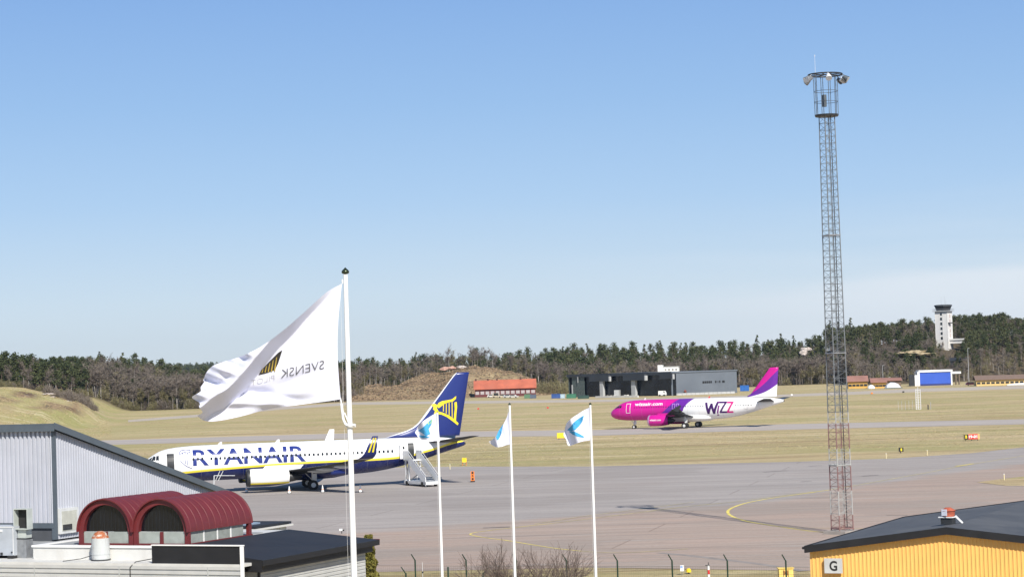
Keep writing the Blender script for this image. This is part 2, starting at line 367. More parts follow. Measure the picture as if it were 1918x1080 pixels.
br.inputs['Scale'].default_value = 1; br.inputs['Brick Width'].default_value = 60; br.inputs['Row Height'].default_value = 7.5; br.inputs['Mortar Size'].default_value = .07; br.inputs['Color1'].default_value = (1, 1, 1, 1); br.inputs['Color2'].default_value = (.90, .90, .90, 1); br.inputs['Mortar'].default_value = (.55, .53, .51, 1)
c = t.mix(.75, c, br.outputs[0], 'MULTIPLY')
c = t.mix(t.mr(t.noise((.22, .5, 1), 5, .7), .62, .70, 0, .35), c, (.15, .13, .12)); c = t.mix(t.mr(t.noise((.03, .03, 1), 3, .5), .55, .57, 0, .18), c, (.20, .18, .165))
t.bump(fn, .01, .4); apron_m = t.fin(c, .85, spec=.25)
apron = [(-170, 150), (-60, 150), (-12, 141), (4.3, 139.1), (17.3, 132.5), (40, 122), (90, 100), (170, 100), (170, 370), (110, 345), (70, 295.7), (60, 283), (48, 275), (35, 275), (9.1, 280.1), (-6.5, 291), (-30, 301), (-70, 318), (-170, 360)]
sheet('apron', apron, .02, apron_m)
sheet('grass_island', [(46.6, 217.7), (50, 222), (54, 226), (66, 234), (90, 249), (90, 224), (60, 210), (52, 207.7), (48, 210.5)], .045, ground_m)
t = NT('taxiway_asphalt')
n = t.noise((.02, .3, 1), 5, .7); c = t.mix(t.mr(n, .35, .65), (.46, .41, .365), (.35, .31, .28)); c = t.mix(t.mr(t.noise(2.5, 4, .7), .5, .75, 0, .3), c, (.14, .13, .12)); c = t.mix(t.mr(t.noise((.03, .5, 1), 3, .7, rot=(0, 0, .2)), .6, .7, 0, .6), c, (.42, .40, .37))
taxi_m = t.fin(c, .85, spec=.25)
def line_sheet(name, up, lo, m, z=.02):
    U = [G(*p) for p in up]; L = [G(*p) for p in lo]; k = len(U)
    mb = MB(); mb.add([(p.x, p.y, z) for p in L+U], [(i, i+1, k+i+1, k+i) for i in range(k-1)]); return tag(mb.build(name, m), kind='structure')
line_sheet('taxiway', [(-300, 843), (200, 824), (700, 809.5), (1130, 804.5), (1480, 793.7), (1918, 784.6), (2300, 775)], [(-300, 855), (200, 832.5), (700, 820), (1130, 815), (1480, 804), (1918, 794), (2300, 786)], taxi_m)
t = NT('weathered_runway'); n = t.noise((.02, .3, 1), 5, .7); runway_m = t.fin(t.mix(t.mr(n, .35, .65), (.50, .44, .37), (.38, .33, .27)), .9, spec=.2)
line_sheet('runway', [(240, 786), (420, 772), (520, 762), (660, 753), (900, 750.3), (1150, 747.5), (1450, 739), (1600, 733), (1730, 727), (1918, 722), (2200, 714)], [(240, 790), (420, 777), (520, 767), (660, 757.5), (900, 755), (1150, 752), (1450, 743.5), (1600, 738.5), (1730, 733), (1918, 727.5), (2200, 719)], runway_m)
LINE = mat('worn_yellow_line', (.74, .60, .13), .7, var=.25, sc=.6, dirt=((.30, .25, .17), .8))
LINEW = mat('worn_pale_line', (.60, .52, .22), .8, var=.3, sc=.6, dirt=((.27, .22, .17), .9))
ribbon('yellow_guide_line', [(1555, 917), (1500, 925), (1450, 932), (1405, 940), (1378, 948), (1365, 955), (1364, 961), (1372, 967), (1395, 975), (1427, 981), (1487, 990), (1530, 995.5), (1565, 997)], .26, .032, LINE)
ribbon('yellow_branch_line', [(1445, 984.5), (1490, 987.5), (1530, 988.5), (1590, 989.5), (1650, 990)], .12, .036, LINEW)
ribbon('yellow_apex_line', [(1090, 1032), (1040, 1026.5), (989, 1018.5), (950, 1012), (915, 1007.5), (893, 1004), (881, 1000.5), (890, 997), (925, 992), (962, 988), (995, 984), (1034, 980)], .17, .032, LINE)
ribbon('faded_apron_line', [(1034, 980), (1105, 971), (1178, 962), (1280, 949), (1380, 939), (1480, 926), (1560, 916), (1640, 902), (1730, 886), (1815, 870), (1918, 853)], .16, .036, LINEW)
ribbon('bright_arrow_line', [(1790, 873), (1815, 869.5), (1822, 868)], .45, .040, LINE)
ribbon('faded_edge_line', [(1090, 1032), (1130, 1034.5), (1180, 1034.5), (1240, 1031), (1289, 1027.5)], .14, .036, LINEW)
ribbon('faded_upper_line', [(1000, 981.5), (1100, 966), (1180, 956), (1300, 940)], .12, .044, LINEW)
DSTREAK = mat('dark_streak_asphalt', (.085, .078, .072), .8, var=.3, sc=1, dirt=((.2, .18, .16), .6))  # short darker streaks laid on the apron surface
for i, (x0, y0, x1, y1, w) in enumerate([(905, 988.5, 955, 986.5, .55), (1430, 884, 1475, 881, .45), (1500, 902, 1520, 901, .4), (1560, 1010, 1590, 1009, .1), (1660, 965, 1700, 964.5, .25), (1515, 873, 1540, 871.5, .4), (1615, 891.5, 1645, 889.5, .45)]):
    ribbon('dark_streak', [(x0, y0), ((x0+x1)/2, (y0+y1)/2-.2), (x1, y1)], w, .028, DSTREAK, 4)

DSTRIP = mat('dark_strip_asphalt', (.27, .235, .21), .85, var=.2, sc=.8, dirt=((.2, .17, .15), .7))
ribbon('dark_strip', [(1235, 1035), (1290, 1040), (1340, 1046), (1400, 1053), (1450, 1060), (1505, 1069)], .65, .024, DSTRIP, 4)  # long, slightly darker strip across the near apron
# ------------------------------------------------------------------ trees
def leaf_cloud(rng, n, center_fn, size, tall=1.0):
    V, F = [], []
    for i in range(n):
        c = Vector(center_fn()); s = size*rng.uniform(.6, 1.3)
        a = Vector((rng.gauss(0, 1), rng.gauss(0, 1), rng.gauss(0, 1)*.6)).normalized(); b = a.cross(Vector((rng.gauss(0, 1), rng.gauss(0, 1), rng.gauss(0, 1)))).normalized()
        a = a*s*.5; b = b*s*.5*tall; k = len(V); V += [c-a-b*.6, c+a-b, c+a*.8+b, c-a+b*.7]; F.append((k, k+1, k+2, k+3))
    return V, F
def pine_proto(seed, n, size, cone=False, h=14.0):
    rng = random.Random(seed); tr = MB(); lean = rng.uniform(-.8, .8)
    tr.tube((0, 0, -1), (lean*.5, 0, h*.5), .24, .17, 6, cap=False); tr.tube((lean*.5, 0, h*.5), (lean, 0, h*.95), .17, .05, 5, cap=False)
    clumps = []
    if cone:
        for k in range(16):
            z = h*(.18 + .8*k/16); r = (1-(z/h))*h*.20+.35; a = rng.uniform(0, 6.28); clumps.append((lean*z/h+math.cos(a)*r*.5, math.sin(a)*r*.5, z, r*.75, .6))
    else:
        nc = rng.randint(17, 23)
        for k in range(nc):
            z = h*(.30+.62*rng.random()**.8); r = h*.15*(1.25-abs(z/h-.55)*2.2); a = rng.uniform(0, 6.28); d = rng.uniform(.2, 1)*r
            clumps.append((lean*z/h+math.cos(a)*d, math.sin(a)*d, z, rng.uniform(1.1, 2.1), rng.uniform(.8, 1.25)))
            tr.tube((lean*z/h, 0, z-1.2), (clumps[-1][0], clumps[-1][1], z), .08, .03, 4, cap=False)
        clumps.append((lean, 0, h*.93, 1.0, 1.2))
    def cf():
        c = rng.choice(clumps); v = Vector((rng.gauss(0, 1), rng.gauss(0, 1), rng.gauss(0, 1))).normalized()*(rng.random()**.45)
        return (c[0]+v.x*c[3], c[1]+v.y*c[3], c[2]+v.z*c[3]*.85)
    V, F = leaf_cloud(rng, n, cf, size); cr = MB(); cr.add(V, F); return tr, cr
def bare_proto(seed, n, h=12.0, spread=.24):
    rng = random.Random(seed); tr = MB(); cr = MB(); lean = rng.uniform(-.7, .7); x = 0; P = [Vector((0, 0, -1))]
    for k in range(1, 5): P.append(Vector((lean*k/4+rng.uniform(-.15, .15), rng.uniform(-.2, .2), h*k/4*.92)))
    rr = [.16, .14, .11, .07, .03]
    for k in range(4): tr.tube(P[k], P[k+1], rr[k], rr[k+1], 5, cap=False)
    ends = []
    for k in range(12):
        z = h*rng.uniform(.38, .88); t_ = z/(h*.92)*4; i = min(int(t_), 3); p = P[i].lerp(P[i+1], t_-i); a = rng.uniform(0, 6.28); L = h*rng.uniform(.12, spread)
        e = p + Vector((math.cos(a)*L*.7, math.sin(a)*L*.7, L*rng.uniform(.6, 1.1))); cr.tube(p, e, .05, .02, 3, cap=False); ends.append((p, e))
    for k in range(n):
        p, e = rng.choice(ends); q = p.lerp(e, rng.uniform(.25, 1)); a = rng.uniform(0, 6.28); L = rng.uniform(.6, 1.7)
        d = Vector((math.cos(a)*.6, math.sin(a)*.6, rng.uniform(-.2, 1))).normalized()*L; s = d.cross(Vector((rng.gauss(0, 1), rng.gauss(0, 1), rng.gauss(0, 1)))).normalized()*rng.uniform(.04, .095)
        cr.add([q-s, q+s, q+d+s*.4, q+d-s*.4], [(0, 1, 2, 3)])
    return tr, cr
def bush_proto(seed, n, r=2.6, h=4.0):
    rng = random.Random(seed); tr = MB(); cr = MB()
    for k in range(5):
        a = rng.uniform(0, 6.28); tr.tube((math.cos(a)*.2, math.sin(a)*.2, -.5), (math.cos(a)*r*.4, math.sin(a)*r*.4, h*.6), .07, .02, 4, cap=False)
    for k in range(n):
        v = Vector((rng.gauss(0, 1), rng.gauss(0, 1), abs(rng.gauss(0, 1)))).normalized(); rad = rng.random()**.4
        q = Vector((v.x*r*rad*.8, v.y*r*rad*.8, v.z*h*rad*.85)); d = (v + Vector((rng.gauss(0, .5), rng.gauss(0, .5), .5))).normalized()*rng.uniform(.4, .9); s = d.cross(Vector((rng.gauss(0, 1), rng.gauss(0, 1), rng.gauss(0, 1)))).normalized()*rng.uniform(.03, .09)
        cr.add([q-s, q+s, q+d+s*.3, q+d-s*.3], [(0, 1, 2, 3)])
    return tr, cr
def leafmat(name, a, b, c_, rough=.8, sc=.25):
    t = NT(name); oi = t.n('ShaderNodeObjectInfo'); n1 = t.noise(sc, 3, .6); n2 = t.noise(sc*6, 3, .6)
    geo = t.n('ShaderNodeNewGeometry'); rp = geo.outputs['Random Per Island']
    c = t.mix(t.mr(oi.outputs['Random'], 0, 1), a, b); c = t.mix(t.mr(t.noise(.09, 2, .5, coord='Object'), .42, .6, 0, .8), c, c_); c = t.mix(t.mr(rp, 0, 1, 0, .6), c, b); c = t.mix(t.mr(n2, .5, .75, 0, .4), c, c_)
    return t.fin(c, rough, spec=.2)
M_PINE = leafmat('pine_needles', (.034, .048, .022), (.064, .080, .031), (.100, .100, .044))
M_TWIG = leafmat('bare_twigs', (.140, .118, .098), (.200, .170, .138), (.120, .092, .085))
M_OLIVE = leafmat('budding_twigs', (.155, .145, .070), (.205, .185, .095), (.135, .105, .060))
M_BARK = mat('dark_bark', (.12, .08, .055), .9, var=.3)
M_BIRCH = mat('pale_birch_bark', (.40, .37, .34), .8, var=.3, sc=2.5)
M_GBARK = mat('grey_brown_bark', (.20, .17, .15), .85, var=.3, sc=2.5)
PROTO = {}
def proto(kind, i, tc_, mt, mc):
    tr, cr = tc_; PROTO[(kind, i)] = (tr, cr, mt, mc)
for i in range(4): proto('pine', i, pine_proto(10+i, 820, .54, h=12.8+i*.9), M_BARK, M_PINE)
for i in range(2): proto('spruce', i, pine_proto(30+i, 600, .50, True, h=14), M_BARK, M_PINE)
for i in range(4): proto('birch', i, bare_proto(50+i, 600, 11+i*.9, .28), M_BIRCH if i in (0, 2) else M_GBARK, M_TWIG)
for i in range(3): proto('shrub', i, bush_proto(70+i, 520), M_BARK, M_OLIVE if i != 1 else M_TWIG)
for i in range(2): proto('alder', i, bare_proto(80+i, 700, 9, .40), M_GBARK, M_OLIVE)
NK = {'pine': 4, 'spruce': 2, 'birch': 4, 'shrub': 3, 'alder': 2}
rng = random.Random(3)
plants = []      # (kind, idx, x, y, z, rot, scale)
def px_of(x, y): return 959 + 2700*x/y
AVOID = [(1050, 1385, 700, 760), (1575, 1800, 0, 700), (1815, 2100, 0, 728)]
def scatter(n, pxr, dr, fn, edge=0):
    for _ in range(n):
        px = rng.uniform(*pxr); t_ = th(px); yf = interp(T_FRONT, t_)[0]; y = yf + edge + rng.uniform(*dr); x = t_*y; yy = y*K
        if any(a < px < b and c < y < d for a, b, c, d in AVOID): continue
        h, ff, gr, rk = terrain(x, yy); k, s = fn(px, y-yf, rng)
        if k is None: continue
        if abs(px-1768) < 26 and y < 775: s *= .62
        if 1762 < px < 1806 and 752 < y < 778: continue
        plants.append((k, rng.randrange(NK[k]), x, yy, h, rng.uniform(0, 6.28), s))
def sp_left(px, d, r):
    if d > 18 or r.random() < .5: return ('pine' if r.random() < .72 else 'spruce', r.uniform(.68, 1.02)) if r.random() < .85 else ('birch', r.uniform(.7, 1.0))
    return ('birch', r.uniform(.6, .9)) if r.random() < .6 else ('shrub', r.uniform(.7, 1.2))
def sp_mid(px, d, r):
    u = r.random(); deep = 120 if 170 < px < 640 else 55
    if d < 14: return ('shrub', r.uniform(.7, 1.4)) if u < .38 else (('alder', r.uniform(.7, 1.05)) if u < .6 else ('birch', r.uniform(.75, 1.1)))
    if d < deep: return ('birch', r.uniform(.85, 1.2)) if u < .68 else (('alder', r.uniform(.9, 1.3)) if u < .86 else ('pine', r.uniform(.7, .95)))
    return ('pine', r.choice((.72, .8, .88, .95, 1.0, 1.15))*r.uniform(.93, 1.07)) if u < .62 else (('spruce', r.uniform(.8, 1.35)) if u < .74 else ('birch', r.uniform(.7, 1.05)))
def sp_right(px, d, r):
    u = r.random(); clump = fbm(px*.02, d*.03+3)
    if d < 22: return ('birch', r.uniform(.5, .85)) if u < .45 else (('shrub', r.uniform(.7, 1.3)) if u < .75 else ('alder', r.uniform(.6, .9)))
    if clump > .47 or d > 105: return ('pine', r.uniform(.6, .9)) if u < .85 else ('birch', r.uniform(.6, .85))
    return ('birch', r.uniform(.55, .85)) if u < .62 else (('alder', r.uniform(.6, .9)) if u < .85 else ('pine', r.uniform(.5, .75)))
scatter(330, (-60, 170), (0, 150), sp_left)
scatter(60, (-60, 165), (0, 12), lambda px, d, r: ('shrub', r.uniform(.5, 1.0)))
scatter(900, (150, 700), (0, 190), sp_mid)
scatter(420, (150, 700), (0, 20), sp_mid)
scatter(700, (690, 1080), (4, 170), sp_mid)
scatter(800, (1040, 1600), (4, 170), sp_mid)
scatter(200, (1380, 1600), (0, 18), sp_mid)
scatter(1250, (1560, 1990), (2, 190), sp_right)
scatter(380, (1690, 1840), (8, 100), lambda px, d, r: ('shrub', r.uniform(.8, 1.5)) if r.random() < .55 else ('birch', r.uniform(.4, .7)))
scatter(200, (1560, 1700), (8, 60), lambda px, d, r: ('shrub', r.uniform(.8, 1.5)) if r.random() < .5 else ('birch', r.uniform(.5, .8)))
# willow scrub beside the red-roofed house and on the rocky bank
for _ in range(34):
    px = rng.uniform(1000, 1066); y = rng.uniform(715, 760); plants.append(('shrub', rng.choice((0, 2)), th(px)*y, y*K, 0, rng.uniform(0, 6), rng.uniform(.9, 2.0)))
for _ in range(170):
    px = rng.uniform(650, 1000); y = rng.uniform(722, 800); x = th(px)*y; plants.append(('shrub', 1, x, y*K, terrain(x, y*K)[0]-.3, rng.uniform(0, 6), rng.uniform(.15, .5)))
for _ in range(40):
    px = rng.uniform(80, 175); y = rng.uniform(470, 560); x = th(px)*y; plants.append(('shrub', 1, x, y*K, terrain(x, y*K)[0]-.3, rng.uniform(0, 6), rng.uniform(.5, 1.0)))
# dry tussocks over the airfield grass and the banks: far too many to count
V_, F_, VB, FB = [], [], [], []
for n_ in range(34000):
    px = rng.uniform(-60, 1990); yy = K*(300+650*rng.random()**1.3) if rng.random() < .72 else K*rng.uniform(205, 300); x = (px-959)/4000*yy*1.0; h, ff, gr, rk = terrain(x, yy)
    if n_ > 26000: px = rng.uniform(640, 1030); yy = K*rng.uniform(712, 800); x = (px-959)/4000*yy; h, ff, gr, rk = terrain(x, yy)
    elif n_ > 21000: px = rng.uniform(-60, 200); yy = K*rng.uniform(340, 470); x = (px-959)/4000*yy; h, ff, gr, rk = terrain(x, yy)
    if ff > .4: continue
    py_ = 691.7-.032*(px-959)+(12.97)*4000/yy
    if h < .05 and ((820-.0215*(px-700) - 13 < py_ < 820-.0215*(px-700) + 4) or abs(py_-(756-.018*(px-700))) < 5 or py_ > 868-.03*max(px-1400, 0)*.9-(4 if px > 1300 else 0)): continue
    big_ = n_ > 26000; s = rng.uniform(.08, .22)*(2.6 if big_ else 1)
    VV, FF = (VB, FB) if big_ else (V_, F_)
    for q in range(3):
        a = rng.uniform(0, 6.28); w = s*rng.uniform(.6, 1.4); hh = s*rng.uniform(.4, 1.1) if big_ else (s*rng.uniform(.25, .6) if h > 1 else s*rng.uniform(.12, .3)); ox, oy = rng.gauss(0, s), rng.gauss(0, s); k = len(VV)
        VV += [(x+ox-math.cos(a)*w, yy+oy-math.sin(a)*w, h-.03), (x+ox+math.cos(a)*w, yy+oy+math.sin(a)*w, h-.03), (x+ox+math.cos(a)*w*.7, yy+oy+math.sin(a)*w*.7+.1, h+hh), (x+ox-math.cos(a)*w*.6, yy+oy-math.sin(a)*w*.6+.1, h+hh*.8)]; FF.append((k, k+1, k+2, k+3))
t = NT('dry_tussock'); geo = t.n('ShaderNodeNewGeometry'); c = t.mix(t.mr(geo.outputs['Random Per Island'], .2, .8), (.42, .34, .19), (.22, .165, .09)); c = t.mix(t.mr(t.noise(.02, 3, .5), .5, .6, 0, .5), c, (.24, .24, .085)); M_TUS = t.fin(c, .95, spec=.1)
mb = MB(); mb.v = V_; mb.f = F_; mb.sm = [False]*len(F_); tag(mb.build('grass_tussocks', M_TUS), 'dry straw-coloured grass tussocks scattered over the airfield and the banks', 'grass', kind='stuff')
t = NT('brown_heather'); geo = t.n('ShaderNodeNewGeometry'); c = t.mix(t.mr(geo.outputs['Random Per Island'], .2, .8), (.30, .215, .14), (.095, .07, .045)); c = t.mix(t.mr(t.noise(.05, 4, .6), .48, .6, 0, .6), c, (.34, .26, .17)); M_HEA = t.fin(c, .95, spec=.1)
mb = MB(); mb.v = VB; mb.f = FB; mb.sm = [False]*len(FB); tag(mb.build('brown_scrub', M_HEA), 'brown heather and scrub covering the rocky mound behind the blue tail fin', 'scrub', kind='stuff')
# the nearest of each kind become trees of their own, everything behind them is the wood as a mass
by = {}
for p in plants: by.setdefault({'alder': 'birch', 'spruce': 'pine'}.get(p[0], p[0]), []).append(p)
indiv, mass = [], []
for k, L in by.items():
    L.sort(key=lambda p: p[3] + (0 if k != 'pine' else (-60 if 0 else 0)))
    indiv += L[:290]; mass += L[290:]
meshes = {}
def proto_mesh(key):
    if key not in meshes:
        tr, cr, mt, mc = PROTO[key]; out = []
        for nm, mb, m in (('trunk', tr, mt), ('crown', cr, mc)):
            me = bpy.data.meshes.new(nm); me.from_pydata(mb.v, [], mb.f); me.materials.append(m); out.append(me)
        meshes[key] = out
    return meshes[key]
INFO = {'pine': ('pine_tree', 'tree', 'dark green pine tree with bare lower trunk at the edge of the airfield wood', 'pines along the wood edge'),
        'spruce': ('spruce_tree', 'tree', 'dark pointed spruce tree standing among the pines of the wood', 'spruces in the wood'),
        'birch': ('birch_tree', 'tree', 'leafless pale-trunked birch tree at the edge of the airfield wood', 'bare birches along the wood edge'),
        'alder': ('alder_tree', 'tree', 'leafless wide olive-brown tree at the edge of the airfield wood', 'bare olive trees along the wood edge'),
        'shrub': ('bare_shrub', 'shrub', 'low leafless brown shrub growing on the far side of the airfield', 'leafless shrubs beyond the airfield')}
ZONES = [(170, 'on the green mound at the far left'), (400, 'between the green mound and the large flag'), (660, 'behind the large white flag'), (1012, 'on and behind the rocky mound'), (1068, 'between the red-roofed house and the hangar'), (1385, 'behind the black and grey hangar'), (1560, 'between the pink tail fin and the light mast'), (1715, 'above the ochre buildings'), (1806, 'on the hill below the control tower'), (9999, 'on the hill right of the control tower')]
KINDW = {'pine': 'dark green pine tree', 'spruce': 'pointed dark green spruce tree', 'birch': 'leafless slender birch tree', 'alder': 'leafless wide olive-brown tree', 'shrub': 'low leafless shrub'}
med = {k_: sorted(p[6] for p in indiv if p[0] == k_) for k_ in KINDW}
for k, i, x, y, z, a, s in indiv:
    nm, cat, lab, grp = INFO[k]; zone = [w for lim, w in ZONES if 959+4000*x/y < lim][0]; q = med[k].index(s)/max(len(med[k]), 1); sz = 'small' if q < .33 else ('tall' if q > .66 and k != 'shrub' else ('large' if q > .66 else 'middle-sized'))
    lab = sz+' '+KINDW[k]+' '+zone; grp = grp+', '+zone; e = empty(nm, (x, y, z), a, lab, cat, grp); e.scale = (s, s, s)
    for n_, me_ in zip(('trunk', 'crown'), proto_mesh((k, i))): link(n_, me_, e)
def merged(name, items, label):
    """one mesh for the part of the wood nobody could count"""
    vs_, fs_, ms_ = [], [], []; off = 0; mats = []; 
    for k, i, x, y, z, a, s in items:
        tr, cr, mt, mc = PROTO[(k, i)]
        for mb, m in ((tr, mt), (cr, mc)):
            if not hasattr(mb, 'npv'): mb.npv = np.array(mb.v, dtype=np.float32); mb.npf = np.array(mb.f, dtype=np.int32)
            if m not in mats: mats.append(m)
            ca_, sa_ = math.cos(a)*s, math.sin(a)*s; v = mb.npv; q = np.empty_like(v)
            q[:, 0] = v[:, 0]*ca_ - v[:, 1]*sa_ + x; q[:, 1] = v[:, 0]*sa_ + v[:, 1]*ca_ + y; q[:, 2] = v[:, 2]*s + z
            fcs = mb.npf
            if m in (M_PINE, M_TWIG, M_OLIVE) and len(fcs) > 260: fcs = fcs[::2]; 
            vs_.append(q); fs_.append(fcs + off); ms_.append(np.full(len(fcs), mats.index(m), dtype=np.int32)); off += len(q)
    V = np.concatenate(vs_); F = np.concatenate(fs_); Mi = np.concatenate(ms_)
    me = bpy.data.meshes.new(name); me.vertices.add(len(V)); me.vertices.foreach_set('co', V.ravel()); me.loops.add(F.size); me.loops.foreach_set('vertex_index', F.ravel())
    me.polygons.add(len(F)); me.polygons.foreach_set('loop_start', np.arange(0, F.size, 4, dtype=np.int32)); me.polygons.foreach_set('loop_total', np.full(len(F), 4, dtype=np.int32)); me.polygons.foreach_set('material_index', Mi)
    for m in mats: me.materials.append(m)
    me.update(calc_edges=True); me.validate(); return tag(link(name, me), label, 'wood', kind='stuff')
merged('distant_wood', mass, 'dense mixed wood of pines and leafless birches covering the ridge behind the airfield')
# far blue-green ridge
t_far = []
for _ in range(1500):
    px = rng.uniform(100, 660); y = rng.uniform(2250, 2900); x = th(px)*y; t_far.append((rng.choice(('pine', 'spruce')), rng.randrange(2), x, y*K, terrain(x, y*K)[0], rng.uniform(0, 6), rng.uniform(1.2, 1.9)))
merged('far_ridge_wood', t_far, 'far blue-green wooded ridge low on the horizon behind the large white flag')
# ------------------------------------------------------------------ aircraft (local x = aft of the nose, local -y = port, z = up)
def airfoil(n=9):
    P = []
    for i in range(n+1):
        x = .5-.5*math.cos(math.pi*i/n); P.append((x, .6*(.2969*math.sqrt(x)-.126*x-.3516*x*x+.2843*x**3-.1036*x**4)/.12*.12*8.3))
    up = P[::-1]; lo = [(x, -.72*z) for x, z in P[1:-1]]; return up + lo
AF = airfoil()
def wing_mesh(secs, vertical=False):
    """secs rows: x of leading edge, span y (or z), z (or y), chord, thickness ratio"""
    rings = []
    for xl, y, z, c, th_ in secs:
        ring = []
        for ax, az in AF:
            zz = az*th_*c*.62
            ring.append(Vector((xl+ax*c, zz, y)) if vertical else Vector((xl+ax*c, y, z+zz)))
        rings.append(ring)
    mb = MB(); mb.rings(rings, cap0=True, cap1=True); return mb
def fuselage_tab(tab, n=5): return smooth_tab(tab, n)
def body_mesh(T, seg=44):
    rings = []
    for x, zt, zb, w in T:
        zc, hh = (zt+zb)/2, (zt-zb)/2
        rings.append([Vector((x, w*math.sin(a), zc+hh*math.cos(a))) for a in [2*math.pi*i/seg for i in range(seg)]])
    mb = MB(); mb.rings(rings, cap0=True, cap1=True); return mb
def side_fn(T, off=.012, side=-1):
    def fn(x, z):
        zt, zb, w = interp(T, x); zc, hh = (zt+zb)/2, (zt-zb)/2; q = max(1-((z-zc)/hh)**2, .0); return (x, side*(w*math.sqrt(q)+off), z + (off*.6 if z > zc else -off*.4))
    return fn
def wheel_part(parent, x, y, r, w, name='wheel'):
    mb = MB(); mb.tube((x, y-w/2, r), (x, y+w/2, r), r, r, 20)
    wh = mb.build(name, BLACK, parent)
    m2 = MB(); m2.tube((x, y-w/2-.015, r), (x, y+w/2+.015, r), r*.5, r*.5, 14); m2.build('rim', STEELW, wh); return wh
def gear(parent, x, y, top, r, w, gap, name):
    mb = MB(); mb.tube((x, y, r), (x-.05, y, top), .11, .14, 10); mb.tube((x, y-gap/2, r), (x, y+gap/2, r), .07, .07, 8); mb.tube((x, y, r+.5), (x-.9, y*.94, top), .05, .05, 6)
    mb.box((x+.22, y, (r+top)/2+.15), (.5, .04, (top-r)*.55))
    g = mb.build(name, STEELW, parent)
    for s in (-1, 1): wheel_part(g, x, y+s*gap/2, r, w)
    return g
def nacelle(parent, x0, x1, y, z, r, m_body, m_lip, core=True, flat=.94):
    T = smooth_tab([(0, .86), (.05, .95), (.3, 1.0), (.6, .97), (.85, .86), (1.0, .74)], 4); rings = []
    for t_, k in T: rings.append([Vector((x0+(x1-x0)*t_, y+r*k*math.sin(a), z+r*k*math.cos(a)*(flat if math.cos(a) < 0 else 1))) for a in [2*math.pi*i/32 for i in range(32)]])
    inner = [[Vector((x0+d, y+r*k*math.sin(a), z+r*k*math.cos(a)*(flat if math.cos(a) < 0 else 1))) for a in [2*math.pi*i/32 for i in range(32)]] for d, k in ((.9, .76), (.25, .77), (.03, .82), (0, .86))]
    mb = MB(); mb.rings(rings)
    e = mb.build('engine', m_body, parent)
    mb = MB(); mb.rings([[Vector((x0-.02+d, y+r*k*math.sin(a), z+r*k*math.cos(a)*(flat if math.cos(a) < 0 else 1))) for a in [2*math.pi*i/32 for i in range(32)]] for d, k in ((.25, .775), (.06, .81), (0, .87), (.06, .955), (.25, .992), (.42, 1.002))]); mb.build('intake_lip', m_lip, e)
    mb = MB(); mb.rings(inner, cap0=True); mb.tube((x0+.55, y, z), (x0+.9, y, z), .05, r*.3, 12)
    for k in range(18):
        a = 2*math.pi*k/18; mb.prism([(x0+.8, y, z), (x0+.8, y+r*.74*math.sin(a), z+r*.72*math.cos(a)), (x0+.86, y+r*.74*math.sin(a+.2), z+r*.72*math.cos(a+.2))], (1, 0, 0), .02)
    mb.build('fan', DARKM, e)
    mb = MB(); L = x1-x0; mb.rings([[Vector((x0+L*t_, y+r*k*math.sin(a), z+r*k*math.cos(a))) for a in [2*math.pi*i/24 for i in range(24)]] for t_, k in ((.9, .5), (1.0, .52), (1.12, .44), (1.2, .34), (1.32, .06))], cap0=True, cap1=True); mb.build('exhaust', DARKM, e)
    mb = MB(); mb.obox((x0+L*.35, y-.14, z+r*.7), (L*.9, 0, 0), (0, .28, 0), (.5, 0, r*.55)); mb.build('pylon', m_body if m_body is not None else WHITE, e)
    return e
def windows(parent, T, xs, z, m, w=.25, h=.36):
    f = side_fn(T, .018)
    for x in xs:
        b = flat_bm([[(x-w/2+.05, z-h/2), (x+w/2-.05, z-h/2), (x+w/2, z-h/2+.08), (x+w/2, z+h/2-.08), (x+w/2-.05, z+h/2), (x-w/2+.05, z+h/2), (x-w/2, z+h/2-.08), (x-w/2, z-h/2+.08)]]); lay(b, f, 'window', m, parent, 0)
def outline_rect(x0, x1, z0, z1, w=.05): return stroke([(x0, z0), (x0, z1), (x1, z1), (x1, z0), (x0, z0)], w)

def aft_tail(parent, rows, m, name, y_sign): return wing_mesh(rows).build(name, m, parent)

# ---- white and blue airliner on the stand
R_POSE = (-43.32, 243.4, .2157)
TR = fuselage_tab([(0, 2.95, 2.55, .16), (.12, 3.22, 2.28, .42), (.5, 3.62, 1.98, .80), (1.1, 4.05, 1.76, 1.14), (1.9, 4.55, 1.62, 1.44), (2.6, 4.93, 1.55, 1.62), (3.5, 5.18, 1.50, 1.76), (5, 5.36, 1.46, 1.86), (7.5, 5.46, 1.44, 1.88), (14, 5.48, 1.44, 1.88), (24, 5.48, 1.46, 1.88), (27, 5.48, 1.62, 1.86), (30, 5.47, 2.08, 1.70), (33, 5.42, 2.82, 1.36), (35.5, 5.30, 3.55, .92), (37.2, 5.02, 4.02, .50), (38.0, 4.75, 4.28, .24)])
t = NT('blue_belly_livery'); X, Y, Z = t.xyz()
c1 = t.curve(X, [(0, 1.95), (3, 2.15), (6, 2.42), (9.3, 2.60), (14, 2.80), (18.3, 2.93), (24, 2.98), (29, 3.04), (31, 3.22), (33, 3.62), (34.5, 3.98), (36.5, 4.5), (38, 4.75)], (0, 38), (1, 6))
isb = t.math('LESS_THAN', Z, c1); isy = t.math('LESS_THAN', Z, t.math('ADD', c1, .24))
c = t.mix(isy, (.80, .80, .79), (.86, .72, .06)); c = t.mix(isb, c, (.010, .018, .105))
g = t.noise(1.2, 4, .6); c = t.mix(t.mr(g, .5, .8, 0, .12), c, (.4, .4, .4)); pl = t.math('LESS_THAN', t.math('FRACT', t.math('MULTIPLY', X, .42)), .035); c = t.mix(t.math('MULTIPLY', pl, .22), c, (.25, .25, .26)); LIV_R = t.fin(c, t.mr(g, .3, .7, .2, .38), spec=.5)
